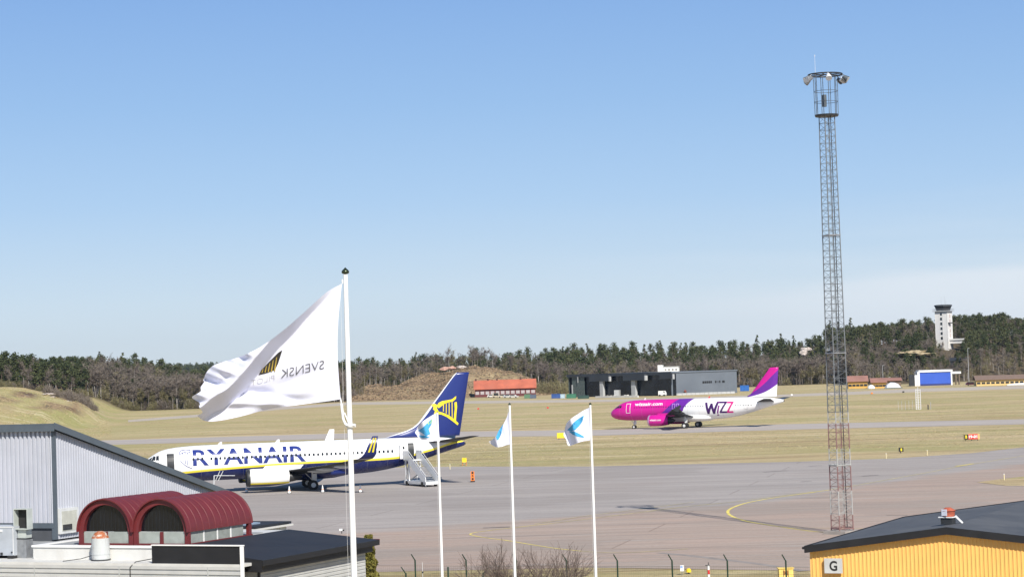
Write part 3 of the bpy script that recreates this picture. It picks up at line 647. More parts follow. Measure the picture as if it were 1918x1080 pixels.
ra = empty('airliner', (R_POSE[0], R_POSE[1], 0), R_POSE[2], 'white airliner with blue belly and yellow harp on its blue tail, parked on the apron', 'airliner')
fus = body_mesh(TR).build('fuselage', LIV_R, ra)
fR = side_fn(TR)
BLUE_L = mat('blue_lettering', (.022, .038, .20), .25, var=.04)
place_glyphs(text_mesh('RYANAIR', 1, .02, 0, 1.0), (6.25, 19.1, 3.22, 5.02), fR, 'lettering', BLUE_L, fus, .2)
# harp outline ahead of the lettering
hp = []
for pts in ([(4.75, 4.72), (5.0, 4.98), (5.45, 5.06), (5.95, 5.0), (6.0, 4.8), (5.75, 4.72)], [(4.75, 4.72), (4.70, 4.2), (4.95, 3.7), (5.5, 3.22), (6.1, 2.95)], [(4.85, 4.6), (5.3, 4.78), (5.75, 4.72)], [(5.15, 4.7), (5.15, 3.7)], [(5.4, 4.72), (5.4, 3.5)], [(5.65, 4.7), (5.65, 3.35)]): hp += stroke(pts, .07)
lay(flat_bm(hp), fR, 'harp_emblem', BLUE_L, fus, .25)
windows(fus, TR, [6.3+.508*i for i in range(46) if i not in (3,)], 3.98, GLASSD, .24, .34)
for (a, b_) in ((3.33, 4.16), ):
    lay(flat_bm([[(a, 2.82), (b_, 2.82), (b_, 4.66), (a, 4.66)]]), side_fn(TR, .03), 'doorway_shade', DARKM, fus, .2)  # flat dark panel painted in for the shaded cabin behind the open door
    lay(flat_bm(outline_rect(a-.03, b_+.03, 2.80, 4.70, .07)), side_fn(TR, .034), 'door_frame', WHITE, fus, .2)
lay(flat_bm([[(31.05, 3.0), (31.75, 3.0), (31.75, 4.82), (31.05, 4.82)]]), side_fn(TR, .03), 'doorway_shade', DARKM, fus, .2)  # same dark panel for the shade inside the rear door
mb = MB(); f_ = fR(30.3, 3.9); mb.box((30.45, f_[1]-.24, 3.98), (.86, .12, 1.84)); dd = mb.build('open_door', WHITE, ra); mb = MB(); mb.box((30.45, f_[1]-.32, 4.35), (.2, .04, .3)); mb.build('door_window', GLASSD, dd)
mb = MB(); mb.box((2.85, fR(2.8, 3.8)[1]-.16, 3.75), (.82, .1, 1.8), rz=-.22); mb.build('open_door', WHITE, ra)
# cockpit glazing
cw = [[(1.62, 3.98), (2.05, 3.98), (2.12, 4.42), (1.9, 4.44)], [(2.12, 3.98), (2.62, 4.02), (2.66, 4.52), (2.2, 4.45)], [(2.7, 4.04), (3.02, 4.12), (2.98, 4.48), (2.74, 4.52)], [(1.2, 3.84), (1.55, 3.94), (1.8, 4.36), (1.35, 4.1)]]
for sd in (-1, 1): lay(flat_bm(cw), side_fn(TR, .02, sd), 'cockpit_window', GLASSD, fus, .2)
mb = MB(); mb.prism([(15.8, -.02, 5.46), (16.3, -.02, 5.46), (16.32, -.02, 5.8), (16.1, -.02, 5.8)], (0, 1, 0), .04); mb.build('antenna', WHITE, fus)
mb = MB(); mb.prism([(9.2, -.02, 5.46), (9.7, -.02, 5.46), (9.72, -.02, 5.75), (9.5, -.02, 5.75)], (0, 1, 0), .04); mb.build('antenna', WHITE, fus)
# wing box fairing
mb = MB(); mb.rings([[Vector((x, w*math.sin(a), 1.75+hh*math.cos(a))) for a in [2*math.pi*i/28 for i in range(28)]] for x, w, hh in ((12.2, .5, .3), (13.2, 1.75, .62), (15, 2.1, .72), (20, 2.1, .74), (22.5, 1.8, .6), (24.5, .5, .25))], cap0=True, cap1=True); mb.build('wing_fairing', NAVY, fus)
def two_face(sd):
    t = NT('winglet_paint'); s = t.n('ShaderNodeSeparateXYZ'); t.l(t.tc.outputs['Normal'], s.inputs[0]); f = t.math('GREATER_THAN', t.math('MULTIPLY', s.outputs[1], float(-sd)), .1)
    return t.fin(t.mix(f, (.010, .018, .105), (.80, .80, .80)), .3)
for sd in (-1, 1):
    W = wing_mesh([(13.6, 1.2*sd, 1.85, 8.4, .13), (14.4, 1.9*sd, 1.95, 7.6, .125), (17.1, 5.9*sd, 2.45, 4.5, .115), (20.2, 11.5*sd, 3.08, 3.0, .105), (22.75, 16.9*sd, 3.80, 1.75, .10)])
    w_ = W.build('wing', WINGSHADE, ra, recalc=True)
    # blended winglet, blue with two yellow bars
    rings = []
    for k, (xl, y, z, ch) in enumerate([(22.75, 16.9, 3.80, 1.75), (22.95, 17.2, 3.86, 1.62), (23.25, 17.5, 4.08, 1.48), (23.55, 17.66, 4.4, 1.35), (24.45, 17.95, 6.28, .62)]):
        tx, ty = (0, 1) if k < 1 else ((1, .15) if k > 2 else (.6, .6)); ring = []
        for ax, az in AF: ring.append(Vector((xl+ax*ch, sd*(y - az*ch*.06*tx), z+az*ch*.06*ty)))
        rings.append(ring)
    mb = MB(); mb.rings(rings, cap0=True, cap1=True); wl = mb.build('winglet', two_face(sd), w_, recalc=True)
    for off in (.28, .62):
        P = []
        for (xl, y, z, ch) in ((23.62, 17.66, 4.55, 1.3), (24.38, 17.93, 6.1, .66)): P.append((xl+ch*off, y, z, ch))
        mb = MB(); (x0, y0, z0, c0), (x1, y1, z1, c1_) = P
        yo = .075
        mb.add([(x0-.02, sd*(y0+yo), z0), (x0+.17, sd*(y0+yo), z0), (x1+.10, sd*(y1+yo*.6), z1), (x1-.02, sd*(y1+yo*.6), z1)], [(0, 1, 2, 3)]); mb.build('yellow_bar', YELLOWP, wl)
        
    for yy, xx, L in ((6.4, 20.2, 3.0), (9.3, 20.6, 2.6), (12.4, 22.0, 2.2)):
        zz = 2.45+(yy-5.9)*.11-.25; mb = MB(); mb.rings([[Vector((xx-L*.5+L*k_, sd*yy+.16*q_*math.sin(a), zz-.08*k_+.2*q_*math.cos(a))) for a in [2*math.pi*i/10 for i in range(10)]] for k_, q_ in ((0, .2), (.3, 1), (.6, 1), (1, .1))], cap0=True, cap1=True); mb.build('flap_fairing', OFFW, w_)
t = NT('engine_livery_blue'); X, Y, Z = t.xyz()
c = t.mix(t.math('LESS_THAN', Z, 1.18), (.80, .80, .79), (.86, .72, .06)); c = t.mix(t.math('LESS_THAN', Z, .98), c, (.010, .018, .105)); ENG_R = t.fin(c, .3)
for sd in (-1, 1): nacelle(ra, 11.95, 16.75, 4.85*sd, 1.66, 1.08, ENG_R, DARKM, flat=.86)
gear(ra, 4.3, 0, 1.7, .35, .2, .42, 'nose_gear'); 
for sd in (-1, 1): gear(ra, 19.7, 2.86*sd, 2.0, .56, .4, .86, 'main_gear')
# fin
FINR = [(28.4, 5.44), (31.7, 6.42), (32.55, 7.05), (37.15, 12.75), (37.4, 12.86), (38.85, 12.86), (37.45, 5.3)]
def fin_solid(poly, thick_lo, thick_hi, z0, z1):
    """fin from its side outline with a lens section"""
    xs_lo = None; rows = []; n = 26
    for k in range(n+1):
        z = z0+(z1-z0)*k/n; xs = []
        for (xa, za), (xb, zb) in zip(poly, poly[1:]+poly[:1]):
            if (za-z)*(zb-z) <= 0 and za != zb: xs.append(xa+(xb-xa)*(z-za)/(zb-za))
        a, b_ = min(xs), max(xs); th_ = thick_lo+(thick_hi-thick_lo)*k/n; rows.append((a, b_, z, th_))
    rings = []
    for a, b_, z, th_ in rows:
        prof = [(0, 0), (.03, .45), (.12, .8), (.3, 1), (.6, .75), (1, .06)]; ring = [Vector((a+(b_-a)*u, th_*v, z)) for u, v in prof] + [Vector((a+(b_-a)*u, -th_*v, z)) for u, v in prof[:0:-1]]; rings.append(ring)
    mb = MB(); mb.rings(rings, cap0=True, cap1=True); return mb, rows
def fin_side(rows, side=-1, off=.02):
    def fn(x, z):
        a, b_, th_ = interp([(r[2], r[0], r[1], r[3]) for r in rows], z); u = min(max((x-a)/(b_-a), 0), 1)
        v = interp([(0, 0), (.03, .45), (.12, .8), (.3, 1), (.6, .75), (1, .06)], u)[0]; return (x, side*(th_*v+off), z)
    return fn
mb, rowsR = fin_solid(FINR, .34, .11, 5.46, 12.84)
t = NT('blue_fin_paint'); X, Y, Z = t.xyz()
le = t.curve(Z, [(5, 26.9), (5.44, 28.4), (6.42, 31.7), (7.05, 32.55), (9.9, 34.85), (12.75, 37.15), (13, 37.4)], (5, 13), (26, 39))
c = t.mix(t.math('LESS_THAN', t.math('SUBTRACT', X, le), .17), (.015, .030, .17), (.78, .78, .78)); FIN_RM = t.fin(c, .28)
finr = mb.build('tail_fin', FIN_RM, ra, recalc=True)
fs_ = fin_side(rowsR)
# yellow harp: winged head, pillar, five strings and a curved sound box
# image landmarks on the fin plane: head at (33.8, 8.6), top wing sweeping to (37.6, 9.6), base point (37.7, 5.9)
wing_top = [(34.05, 8.62), (34.35, 9.05), (34.85, 9.28), (35.6, 9.38), (36.35, 9.50), (37.0, 9.98), (36.95, 9.55), (36.5, 9.18), (35.8, 9.05), (35.2, 8.86), (34.7, 8.50), (34.3, 8.22)]
head = [(33.35, 8.82), (33.6, 8.95), (33.95, 8.86), (34.15, 8.55), (34.05, 8.2), (34.2, 7.95), (34.35, 7.55), (34.05, 7.2), (33.6, 7.45), (33.75, 7.85), (33.45, 8.1), (33.6, 8.4), (33.3, 8.55)]
foot = [(34.1, 7.35), (34.7, 7.25), (35.5, 6.85), (36.4, 6.15), (37.1, 5.55), (37.25, 5.85), (36.6, 6.5), (35.8, 7.1), (34.9, 7.55), (34.35, 7.7)]
strings = [[(x-.06, z0), (x+.06, z0), (x+.11, z1), (x-.01, z1)] for x, z0, z1 in ((35.0, 7.7, 8.75), (35.42, 7.4, 8.9), (35.85, 7.1, 9.0), (36.3, 6.75, 9.1))]
frame = [(36.55, 6.35), (36.85, 6.1), (36.95, 7.2), (37.1, 8.4), (37.05, 9.1), (36.7, 9.0), (36.72, 8.0), (36.6, 7.2)]
HX = lambda P_: [(34.75+(x-33.95)*.80, 10.1+(z-9.98)*.777) for x, z in P_]
for sd in (-1, 1): lay(flat_bm([HX(q) for q in [wing_top, head, foot, frame]+strings]), fin_side(rowsR, sd, .03), 'harp_emblem', YELLOWP, finr, .4)
for sd in (-1, 1):
    wing_mesh([(32.9, .4*sd, 4.72, 4.2, .10), (33.6, 1.2*sd, 4.84, 3.5, .10), (37.2, 7.1*sd, 5.55, 1.25, .09)]).build('tailplane', WINGSHADE, ra, recalc=True)
mb = MB(); mb.tube((37.9, 0, 4.5), (38.15, 0, 4.5), .2, .12, 12); mb.build('tail_exhaust', DARKM, ra)

# ---- pink and white airliner on the taxiway
W_POSE = (19.73, 442.95, -.445)
TW = fuselage_tab([(0, 3.35, 2.95, .16), (.12, 3.62, 2.68, .44), (.5, 4.0, 2.36, .82), (1.1, 4.42, 2.12, 1.18), (1.9, 4.95, 1.92, 1.50), (2.7, 5.35, 1.82, 1.72), (3.6, 5.62, 1.76, 1.86), (5, 5.82, 1.73, 1.95), (7.5, 5.92, 1.71, 1.975), (12, 5.94, 1.70, 1.975), (23, 5.94, 1.72, 1.975), (25.5, 5.94, 1.90, 1.95), (28, 5.93, 2.28, 1.84), (31, 5.88, 3.0, 1.52), (34, 5.74, 3.85, 1.02), (36.2, 5.50, 4.45, .55), (37.4, 5.28, 4.80, .26)])
PINKC, PURPC, WHC = (.56, .010, .27), (.13, .022, .30), (.82, .82, .82)
t = NT('pink_swoosh_livery'); X, Y, Z = t.xyz()
xa = t.curve(Z, [(1.7, 8.5), (2.6, 10.2), (3.1, 11.7), (4.2, 13.2), (5.0, 14.1), (5.6, 14.9), (6.0, 15.4)], (1.7, 6.0), (5, 20))
xb = t.curve(Z, [(1.7, 8.6), (2.4, 9.2), (2.9, 12.0), (3.4, 16.3), (4.0, 16.75), (4.8, 17.35), (5.4, 18.0), (6.0, 18.7)], (1.7, 6.0), (5, 20))
c = t.mix(t.math('GREATER_THAN', X, xa), PINKC, PURPC); c = t.mix(t.math('GREATER_THAN', X, xb), c, WHC); pl = t.math('LESS_THAN', t.math('FRACT', t.math('MULTIPLY', X, .40)), .04); c = t.mix(t.math('MULTIPLY', pl, .2), c, (.25, .2, .24)); LIV_W = t.fin(c, .26)
wa = empty('airliner', (W_POSE[0], W_POSE[1], 0), W_POSE[2], 'pink and white airliner with purple swoosh and pink tail, taxiing across the grass field', 'airliner')
fusw = body_mesh(TW).build('fuselage', LIV_W, wa)
fW = side_fn(TW)
PURPD = mat('dark_purple_lettering', (.055, .012, .11), .35, var=.05); PURPL = mat('purple_lettering', (.20, .02, .22), .35, var=.05); MAGL = mat('magenta_lettering', (.58, .02, .22), .35, var=.05)
place_glyphs(text_mesh('wizzair.com', 1, .02, 0, 1.0), (6.0, 12.1, 4.72, 5.36), fW, 'lettering', WHITE, fusw, .2)
x0 = 21.5
lay(flat_bm(stroke([(x0+.1, 4.95), (x0+.55, 2.95), (x0+1.25, 4.7), (x0+1.75, 2.95), (x0+2.55, 5.0)], .50)), fW, 'letter_w', PURPD, fusw, .2)
lay(flat_bm(stroke([(x0+2.85, 4.35), (x0+2.5, 2.95)], .32)+stroke([(x0+2.55, 5.12), (x0+2.95, 5.12)], .26)+stroke([(x0+2.38, 2.55), (x0+2.62, 2.55)], .25)), fW, 'letter_i', PURPL, fusw, .2)
lay(flat_bm(stroke([(x0+2.95, 5.05), (x0+4.35, 5.05), (x0+3.1, 3.08), (x0+4.5, 3.08)], .36)), fW, 'letter_z', PURPD, fusw, .2)
lay(flat_bm(stroke([(x0+4.65, 5.0), (x0+5.75, 5.0), (x0+4.62, 3.08), (x0+5.7, 3.08)], .36)), fW, 'letter_z', MAGL, fusw, .2)
windows(fusw, TW, [6.0+.533*i for i in range(48) if not (29 <= i <= 40)], 4.38, GLASSD, .18, .26)
lay(flat_bm(outline_rect(4.15, 5.0, 3.32, 5.18, .09)), side_fn(TW, .02), 'door_outline', WHITE, fusw, .3)
for xx in (14.3, 15.15): lay(flat_bm(outline_rect(xx, xx+.5, 3.95, 4.95, .09)), side_fn(TW, .02), 'exit_outline', mat('pale_lilac', (.45, .30, .62), .4), fusw, .3)
lay(flat_bm(outline_rect(29.6, 30.3, 3.6, 5.25, .05)), side_fn(TW, .02), 'door_outline', mat('seam_grey', (.45, .45, .46), .5), fusw, .3)
cww = [[(1.75, 4.32), (2.3, 4.34), (2.45, 4.78), (2.0, 4.76)], [(2.38, 4.34), (2.95, 4.36), (2.98, 4.86), (2.55, 4.8)], [(1.2, 4.12), (1.66, 4.28), (1.92, 4.72), (1.4, 4.4)]]
for sd in (-1, 1): lay(flat_bm(cww), side_fn(TW, .02, sd), 'cockpit_window', GLASSD, fusw, .2)
for xx in (7.4, 21.4):
    mb = MB(); mb.prism([(xx, -.02, 5.9), (xx+.4, -.02, 5.9), (xx+.42, -.02, 6.3), (xx+.2, -.02, 6.3)], (0, 1, 0), .04); mb.build('antenna', RED if xx > 15 else WHITE, fusw)
mb = MB(); mb.rings([[Vector((x, w*math.sin(a), 2.05+hh*math.cos(a))) for a in [2*math.pi*i/28 for i in range(28)]] for x, w, hh in ((10.2, .5, .3), (11.2, 1.8, .7), (13, 2.15, .82), (19, 2.15, .84), (21.5, 1.8, .66), (23, .5, .25))], cap0=True, cap1=True); mb.build('wing_fairing', WHITE, fusw)
for sd in (-1, 1):
    w_ = wing_mesh([(11.3, 1.2*sd, 2.25, 7.6, .14), (12.2, 2.0*sd, 2.35, 6.8, .13), (14.6, 6.2*sd, 2.9, 4.3, .12), (17.3, 11.5*sd, 3.55, 2.9, .11), (20.0, 16.7*sd, 4.2, 1.6, .10)]).build('wing', WINGSHADE, wa, recalc=True)
    mb = MB(); mb.prism([(20.1, sd*16.72, 4.2), (21.6, sd*16.72, 4.2), (21.9, sd*16.75, 5.0), (21.6, sd*16.75, 4.98), (21.3, sd*16.72, 3.6)], (0, sd, 0), .07); mb.build('wingtip_fence', WINGSHADE, w_)
    for yy, xx, L in ((6.8, 18.3, 3.0), (10.2, 19.2, 2.6), (13.2, 20.2, 2.2)):
        zz = 2.9+(yy-6.2)*.122-.28; mb = MB(); mb.rings([[Vector((xx-L*.5+L*k_, sd*yy+.18*q_*math.sin(a), zz-.08*k_+.24*q_*math.cos(a))) for a in [2*math.pi*i/10 for i in range(10)]] for k_, q_ in ((0, .2), (.3, 1), (.6, 1), (1, .1))], cap0=True, cap1=True); mb.build('flap_fairing', WINGSHADE, w_)
PINKM = mat('magenta_paint', PINKC, .3, var=.04)
for sd in (-1, 1):
    e_ = nacelle(wa, 10.7, 15.0, 5.75*sd, 1.72, 1.2, PINKM, mat('lilac_lip', (.55, .32, .5), .3, .3), flat=.9)
    fn = lambda x, z, s=sd: (x, 5.75*s + (-1)*(1.2*.99*math.sqrt(max(1-((z-1.72)/1.2)**2, 0))+.03), z)
    place_glyphs(text_mesh('wizzair.com', 1, .02), (11.3, 13.7, 1.72, 2.08), fn, 'lettering', WHITE, e_, .15)
gear(wa, 5.07, 0, 2.0, .39, .22, .5, 'nose_gear')
for sd in (-1, 1): gear(wa, 17.71, 3.8*sd, 2.4, .58, .42, .92, 'main_gear')
FINW = [(29.4, 5.9), (30.6, 6.6), (34.65, 11.60), (34.9, 11.76), (36.55, 11.76), (35.9, 5.55)]
mb, rowsW = fin_solid(FINW, .36, .12, 5.88, 11.74)
t = NT('pink_purple_fin_paint'); X, Y, Z = t.xyz()
za = t.curve(X, [(29, 5.95), (29.9, 6.15), (30.7, 6.65), (32.2, 7.55), (33.6, 8.6), (35.0, 9.9), (36.2, 11.0), (37, 11.9)], (29, 37), (5, 12))
zb = t.curve(X, [(29, 5.85), (30.5, 6.05), (31.5, 6.25), (33.0, 6.65), (34.3, 7.2), (35.4, 7.85), (36.5, 8.6), (37, 9)], (29, 37), (5, 12))
c = t.mix(t.math('LESS_THAN', Z, za), PINKC, PURPC); c = t.mix(t.math('LESS_THAN', Z, zb), c, WHC); FIN_WM = t.fin(c, .28)
mb.build('tail_fin', FIN_WM, wa, recalc=True)
for sd in (-1, 1): wing_mesh([(31.6, .5*sd, 4.9, 4.0, .10), (32.2, 1.2*sd, 5.0, 3.6, .10), (35.2, 6.2*sd, 5.62, 1.6, .09)]).build('tailplane', WINGSHADE, wa, recalc=True)
mb = MB(); mb.tube((37.3, 0, 5.04), (37.55, 0, 5.04), .22, .14, 12); mb.build('tail_exhaust', DARKM, wa)
# ------------------------------------------------------------------ passenger stairs at the rear door
sd_ = Vector((.45, -.893, 0)); sn = Vector((.893, .45, 0))      # run direction and sideways
S0 = Vector((-12.2, 247.6, 0))
st = empty('passenger_stairs', (S0.x, S0.y, 0), 0, 'white mobile boarding stairs standing at the rear door of the blue-tailed airliner', 'boarding stairs')
def L_(a, b, z): return sd_*a + sn*b + Vector((0, 0, z))
mb = MB(); mb.obox(L_(-.5, -.85, .28), sd_*6.1, sn*1.7, (0, 0, .32)); ch_ = mb.build('chassis', STEELW, st)
for a in (.3, 4.6):
    for b in (-.8, .8):
        m_ = MB(); m_.tube(L_(a, b-.1, .3), L_(a, b+.1, .3), .3, .3, 14); m_.build('wheel', BLACK, st)
mb = MB(); mb.obox(L_(-.6, -.8, 2.85), sd_*1.5, sn*1.6, (0, 0, .12)); mb.build('platform', STEELW, st)
for b in (-.85, .8):
    mb = MB(); mb.obox(L_(-.6, b, 2.97), sd_*1.5, sn*.06, (0, 0, 1.05)); mb.build('platform_guard', WHITE, st)
mb = MB(); z0, z1, n = 2.85, .35, 14
for k in range(n): a = .9+4.5*k/n; z = z0+(z1-z0)*(k+1)/n; mb.obox(L_(a, -.68, z), sd_*.33, sn*1.36, (0, 0, .05))
mb.build('steps', GREYM, st)
for b in (-.85, .76):
    mb = MB(); mb.prism([L_(.85, b, 2.55), L_(5.5, b, .15), L_(5.5, b, 1.05), L_(.85, b, 3.7)], sn, .07); mb.build('side_panel', WHITE, st)
    mb = MB(); mb.tube(L_(.85, b+.03, 4.02), L_(5.5, b+.03, 1.32), .035, .035, 6)
    for k in range(6): a = .9+4.5*k/5; zz = 3.9-2.7*k/5; mb.tube(L_(a, b+.03, zz-.05), L_(a, b+.03, zz+.13), .025, .025, 5)
    mb.build('handrail', STEELW, st)
for a in (-.35, .6):
    for b in (-.7, .7):
        mb = MB(); mb.obox(L_(a, b-.06, .6), sd_*.16, sn*.12, (0, 0, 2.25)); mb.build('column', WHITE, st)
mb = MB(); mb.tube(L_(-.2, -.72, .7), L_(.7, -.72, 2.7), .04, .04, 6); mb.tube(L_(.7, -.72, .7), L_(-.2, -.72, 2.7), .04, .04, 6); mb.tube(L_(.7, -.5, .7), L_(3.2, -.5, 1.5), .07, .07, 6); mb.build('brace', GREYM, st)

# ------------------------------------------------------------------ cones and markers on the apron
def cone_at(px, py, lab):
    p = G(px, py, .02); e = empty('traffic_cone', p, 0, lab, 'traffic cone', 'white cones under the wing of the parked airliner')
    mb = MB(); mb.box((0, 0, .03), (.42, .42, .05)); mb.build('base', BLACK, e)
    mb = MB(); mb.tube((0, 0, .05), (0, 0, .82), .17, .035, 14); b_ = mb.build('cone_body', WHITE, e)
    mb = MB(); mb.tube((0, 0, .30), (0, 0, .44), .128, .10, 14, cap=False); mb.build('reflective_band', ORANGE, b_)
for (px, py), l in zip([(462, 921), (542, 923.5), (604.5, 921.5), (675, 921.5)], ['white traffic cone in front of the near engine of the parked airliner', 'white traffic cone below the rear of the near engine', 'white traffic cone behind the main wheels, left of the tall flagpole', 'white traffic cone just right of the tall flagpole']): cone_at(px, py, l)
p = G(885.5, 902, .02)
e = empty('stand_marker', p, 0, 'narrow orange marker board with black figures standing on the apron right of the boarding stairs', 'marker')
mb = MB(); mb.box((0, 0, .7), (.42, .08, 1.1)); bd = mb.build('board', ORANGE, e); mb = MB(); mb.box((0, 0, .08), (.5, .4, .14)); mb.build('foot', BLACK, e)
for zc, s_ in ((1.08, '1'), (.72, '5'), (.36, '1')):
    place_glyphs(text_mesh(s_, 1, .04), (-.12, .12, zc-.13, zc+.13), lambda x, y: (x, -.045, y), 'digit', BLACK, bd, 0)
p = G(870, 871, .0)
e = empty('marker_box', p, 0, 'small orange-yellow light fitting on short legs in the dry grass behind the apron edge', 'marker')
mb = MB(); mb.box((0, 0, .75), (.62, .5, .6)); mb.build('housing', YSIGN, e); mb = MB()
for s in (-.24, .24): mb.tube((s, 0, 0), (s, 0, .46), .04, .04, 8)
mb.build('legs', ORANGE, e)
for i, (px, py) in enumerate([(843, 878.5), (1660, 858.5), (1737, 852), (1881, 899)]):
    p = G(px, py); e = empty('edge_marker_post', p, 0, ['pale edge marker post in the grass left of the orange light fitting', 'pale edge marker post left of the small black numbered sign', 'pale edge marker post right of the small black numbered sign', 'pale edge marker post on the small grass island'][i], 'marker post', 'pale marker posts along the apron edge')
    mb = MB(); mb.tube((0, 0, 0), (0, 0, .62), .05, .05, 8); mb.build('post', mat('pale_yellow', (.75, .66, .38), .5), e); mb = MB(); mb.tube((0, 0, .62), (0, 0, .7), .06, .02, 8); mb.build('cap', WHITE, e)

# airfield signs
p = G(1820.5, 825)
e = empty('runway_sign', p, .12, 'long red sign with white figures and a black left end, standing in the grass', 'airfield sign')
sc_ = p.y/4000
W_ = 29*sc_; h_ = 9.5*sc_
mb = MB(); mb.box((0, .15, .25+h_/2), (W_+.1, .25, h_+.1)); fr = mb.build('frame', mat('yellow_grey', (.5, .42, .2), .6), e)
mb = MB(); mb.box((-W_/2+W_*.13, 0, .25+h_/2), (W_*.26, .06, h_)); b1 = mb.build('black_panel', BLACK, e)
mb = MB(); mb.box((W_*.08, 0, .25+h_/2), (W_*.62, .06, h_)); b2 = mb.build('red_panel', RED, e)
mb = MB(); mb.box((W_*.45, 0, .25+h_/2), (W_*.10, .06, h_)); mb.build('end_panel', mat('orange_end', (.85, .42, .16), .5), e)
place_glyphs(text_mesh('B', 1, .04), (-W_/2+W_*.07, -W_/2+W_*.19, .25+h_*.2, .25+h_*.82), lambda x, y: (x, -.035, y), 'letter', YELLOWP, b1, 0)
place_glyphs(text_mesh('19-01', 1, .04), (-W_*.2, W_*.36, .25+h_*.2, .25+h_*.8), lambda x, y: (x, -.035, y), 'figures', WHITE, b2, 0)
mb = MB()
for s in (-.4, 0, .4): mb.tube((s*W_, .15, 0), (s*W_, .15, .3), .05, .05, 8)
mb.build('legs', DARKM, e)
p = G(1688, 848)
e = empty('taxiway_sign', p, .1, 'small square black sign with one yellow figure in the grass below the red runway sign', 'airfield sign')
mb = MB(); mb.box((0, 0, .48), (.62, .18, .55)); b1 = mb.build('panel', BLACK, e)
place_glyphs(text_mesh('1', 1, .04), (-.09, .11, .3, .66), lambda x, y: (x, -.095, y), 'figure', YELLOWP, b1, 0)
mb = MB(); mb.tube((-.1, 0, 0), (-.1, 0, .22), .06, .06, 8); mb.build('leg', DARKM, e)
p = G(1053, 822)
e = empty('taxiway_sign', p, .1, 'yellow box-shaped taxiway sign half hidden by the rightmost small flag', 'airfield sign')
mb = MB(); mb.box((0, 0, .7), (1.9, .3, .95)); mb.build('panel', YSIGN, e); mb = MB(); mb.tube((-.6, 0, 0), (-.6, 0, .3), .06, .06, 8); mb.tube((.6, 0, 0), (.6, 0, .3), .06, .06, 8); mb.build('legs', DARKM, e)

# ------------------------------------------------------------------ flagpoles and flags
POLEM = mat('white_pole_paint', (.82, .82, .81), .3, var=.03)
CLOTH = {}
def cloth_mat(name, col):
    t = NT(name); n = t.noise(9, 4, .6)
    tr = t.n('ShaderNodeBsdfTranslucent'); df = t.n('ShaderNodeBsdfDiffuse'); mx = t.n('ShaderNodeMixShader'); mx.inputs[0].default_value = .18
    t.put(tr.inputs[0], col); t.put(df.inputs[0], col); t.l(df.outputs[0], mx.inputs[1]); t.l(tr.outputs[0], mx.inputs[2]); t.t.links.remove(t.out.inputs[0].links[0]); t.l(mx.outputs[0], t.out.inputs[0])
    b = t.n('ShaderNodeBump'); b.inputs['Strength'].default_value = .25; b.inputs['Distance'].default_value = .01; t.l(n, b.inputs['Height']); t.l(b.outputs[0], df.inputs['Normal']); return t.m
FLAGW = cloth_mat('white_flag_cloth', (.79, .80, .92))
def pole(px, py, Y, label, rb, rt, knob, cleat=False):
    T = A(px, py, Y); e = empty('flagpole', (T.x, T.y, 0), 0, label, 'flagpole', 'white flagpoles in front of the apron')
    mb = MB(); n = 14; rings = []
    for k in range(n+1):
        z = T.z*k/n; r = rb+(rt-rb)*(k/n)**1.2; rings.append([Vector((r*math.cos(a), r*math.sin(a), z)) for a in [2*math.pi*i/16 for i in range(16)]])
    mb.rings(rings, cap1=True); mb.build('pole', POLEM, e)
    mb = MB(); mb.tube((0, 0, 0), (0, 0, .9), rb*1.5, rb*1.45, 14); mb.tube((0, 0, 0), (0, 0, .06), rb*3, rb*3, 14); mb.build('base', GREYM, e)
    mb = MB(); R0 = knob; prof = [(0, .3), (.15, .35), (.2, .75), (.5, 1.0), (.85, 1.0), (1.25, .72), (1.45, .45), (1.65, .28), (1.9, .05)]
    mb.rings([[Vector((R0*k*math.cos(a), R0*k*math.sin(a), T.z + R0*z)) for a in [2*math.pi*i/16 for i in range(16)]] for z, k in prof], cap0=True, cap1=True); mb.build('finial', mat('dark_green_gilt', (.045, .06, .035), .25, .6), e)
    hx = -(rt+.05); mb = MB(); mb.tube((-rb-.03, -.03, 1.0), (hx, -.02, T.z-.15), .002, .002, 4); mb.build('halyard', WHITE, e)
    return e, T
# tall pole with the large flag
e1, T1 = pole(647, 514, 34.7, 'tallest white flagpole with dark pointed knob, carrying the large white flag', .073, .036, .062)
k_ = 34.7/4000
mb = MB()   # counterweight hook and ring that slides on the pole
def q1(px, py, dy=0.0): v = A(px, py, 34.7+dy); return v - Vector((T1.x, T1.y, 0))
hook = [(639, 755), (641, 770), (643, 785), (647, 794), (655, 797), (664, 795)]
for a, b in zip(hook, hook[1:]): mb.tube(q1(*a, -.07), q1(*b, -.07), .022, .022, 8)
mb.tube(q1(645, 772, -.07), q1(652, 789, -.07), .012, .012, 6); mb.tube(q1(657, 793), q1(657, 799), .085, .085, 16); mb.tube(q1(637.5, 745, -.05), q1(640, 757, -.07), .012, .012, 6); mb.build('flag_tensioner', POLEM, e1); mb = MB(); mb.tube(q1(641, 523, 0), q1(641.5, 531, 0), .012, .012, 6); mb.build('toggle', POLEM, e1); 
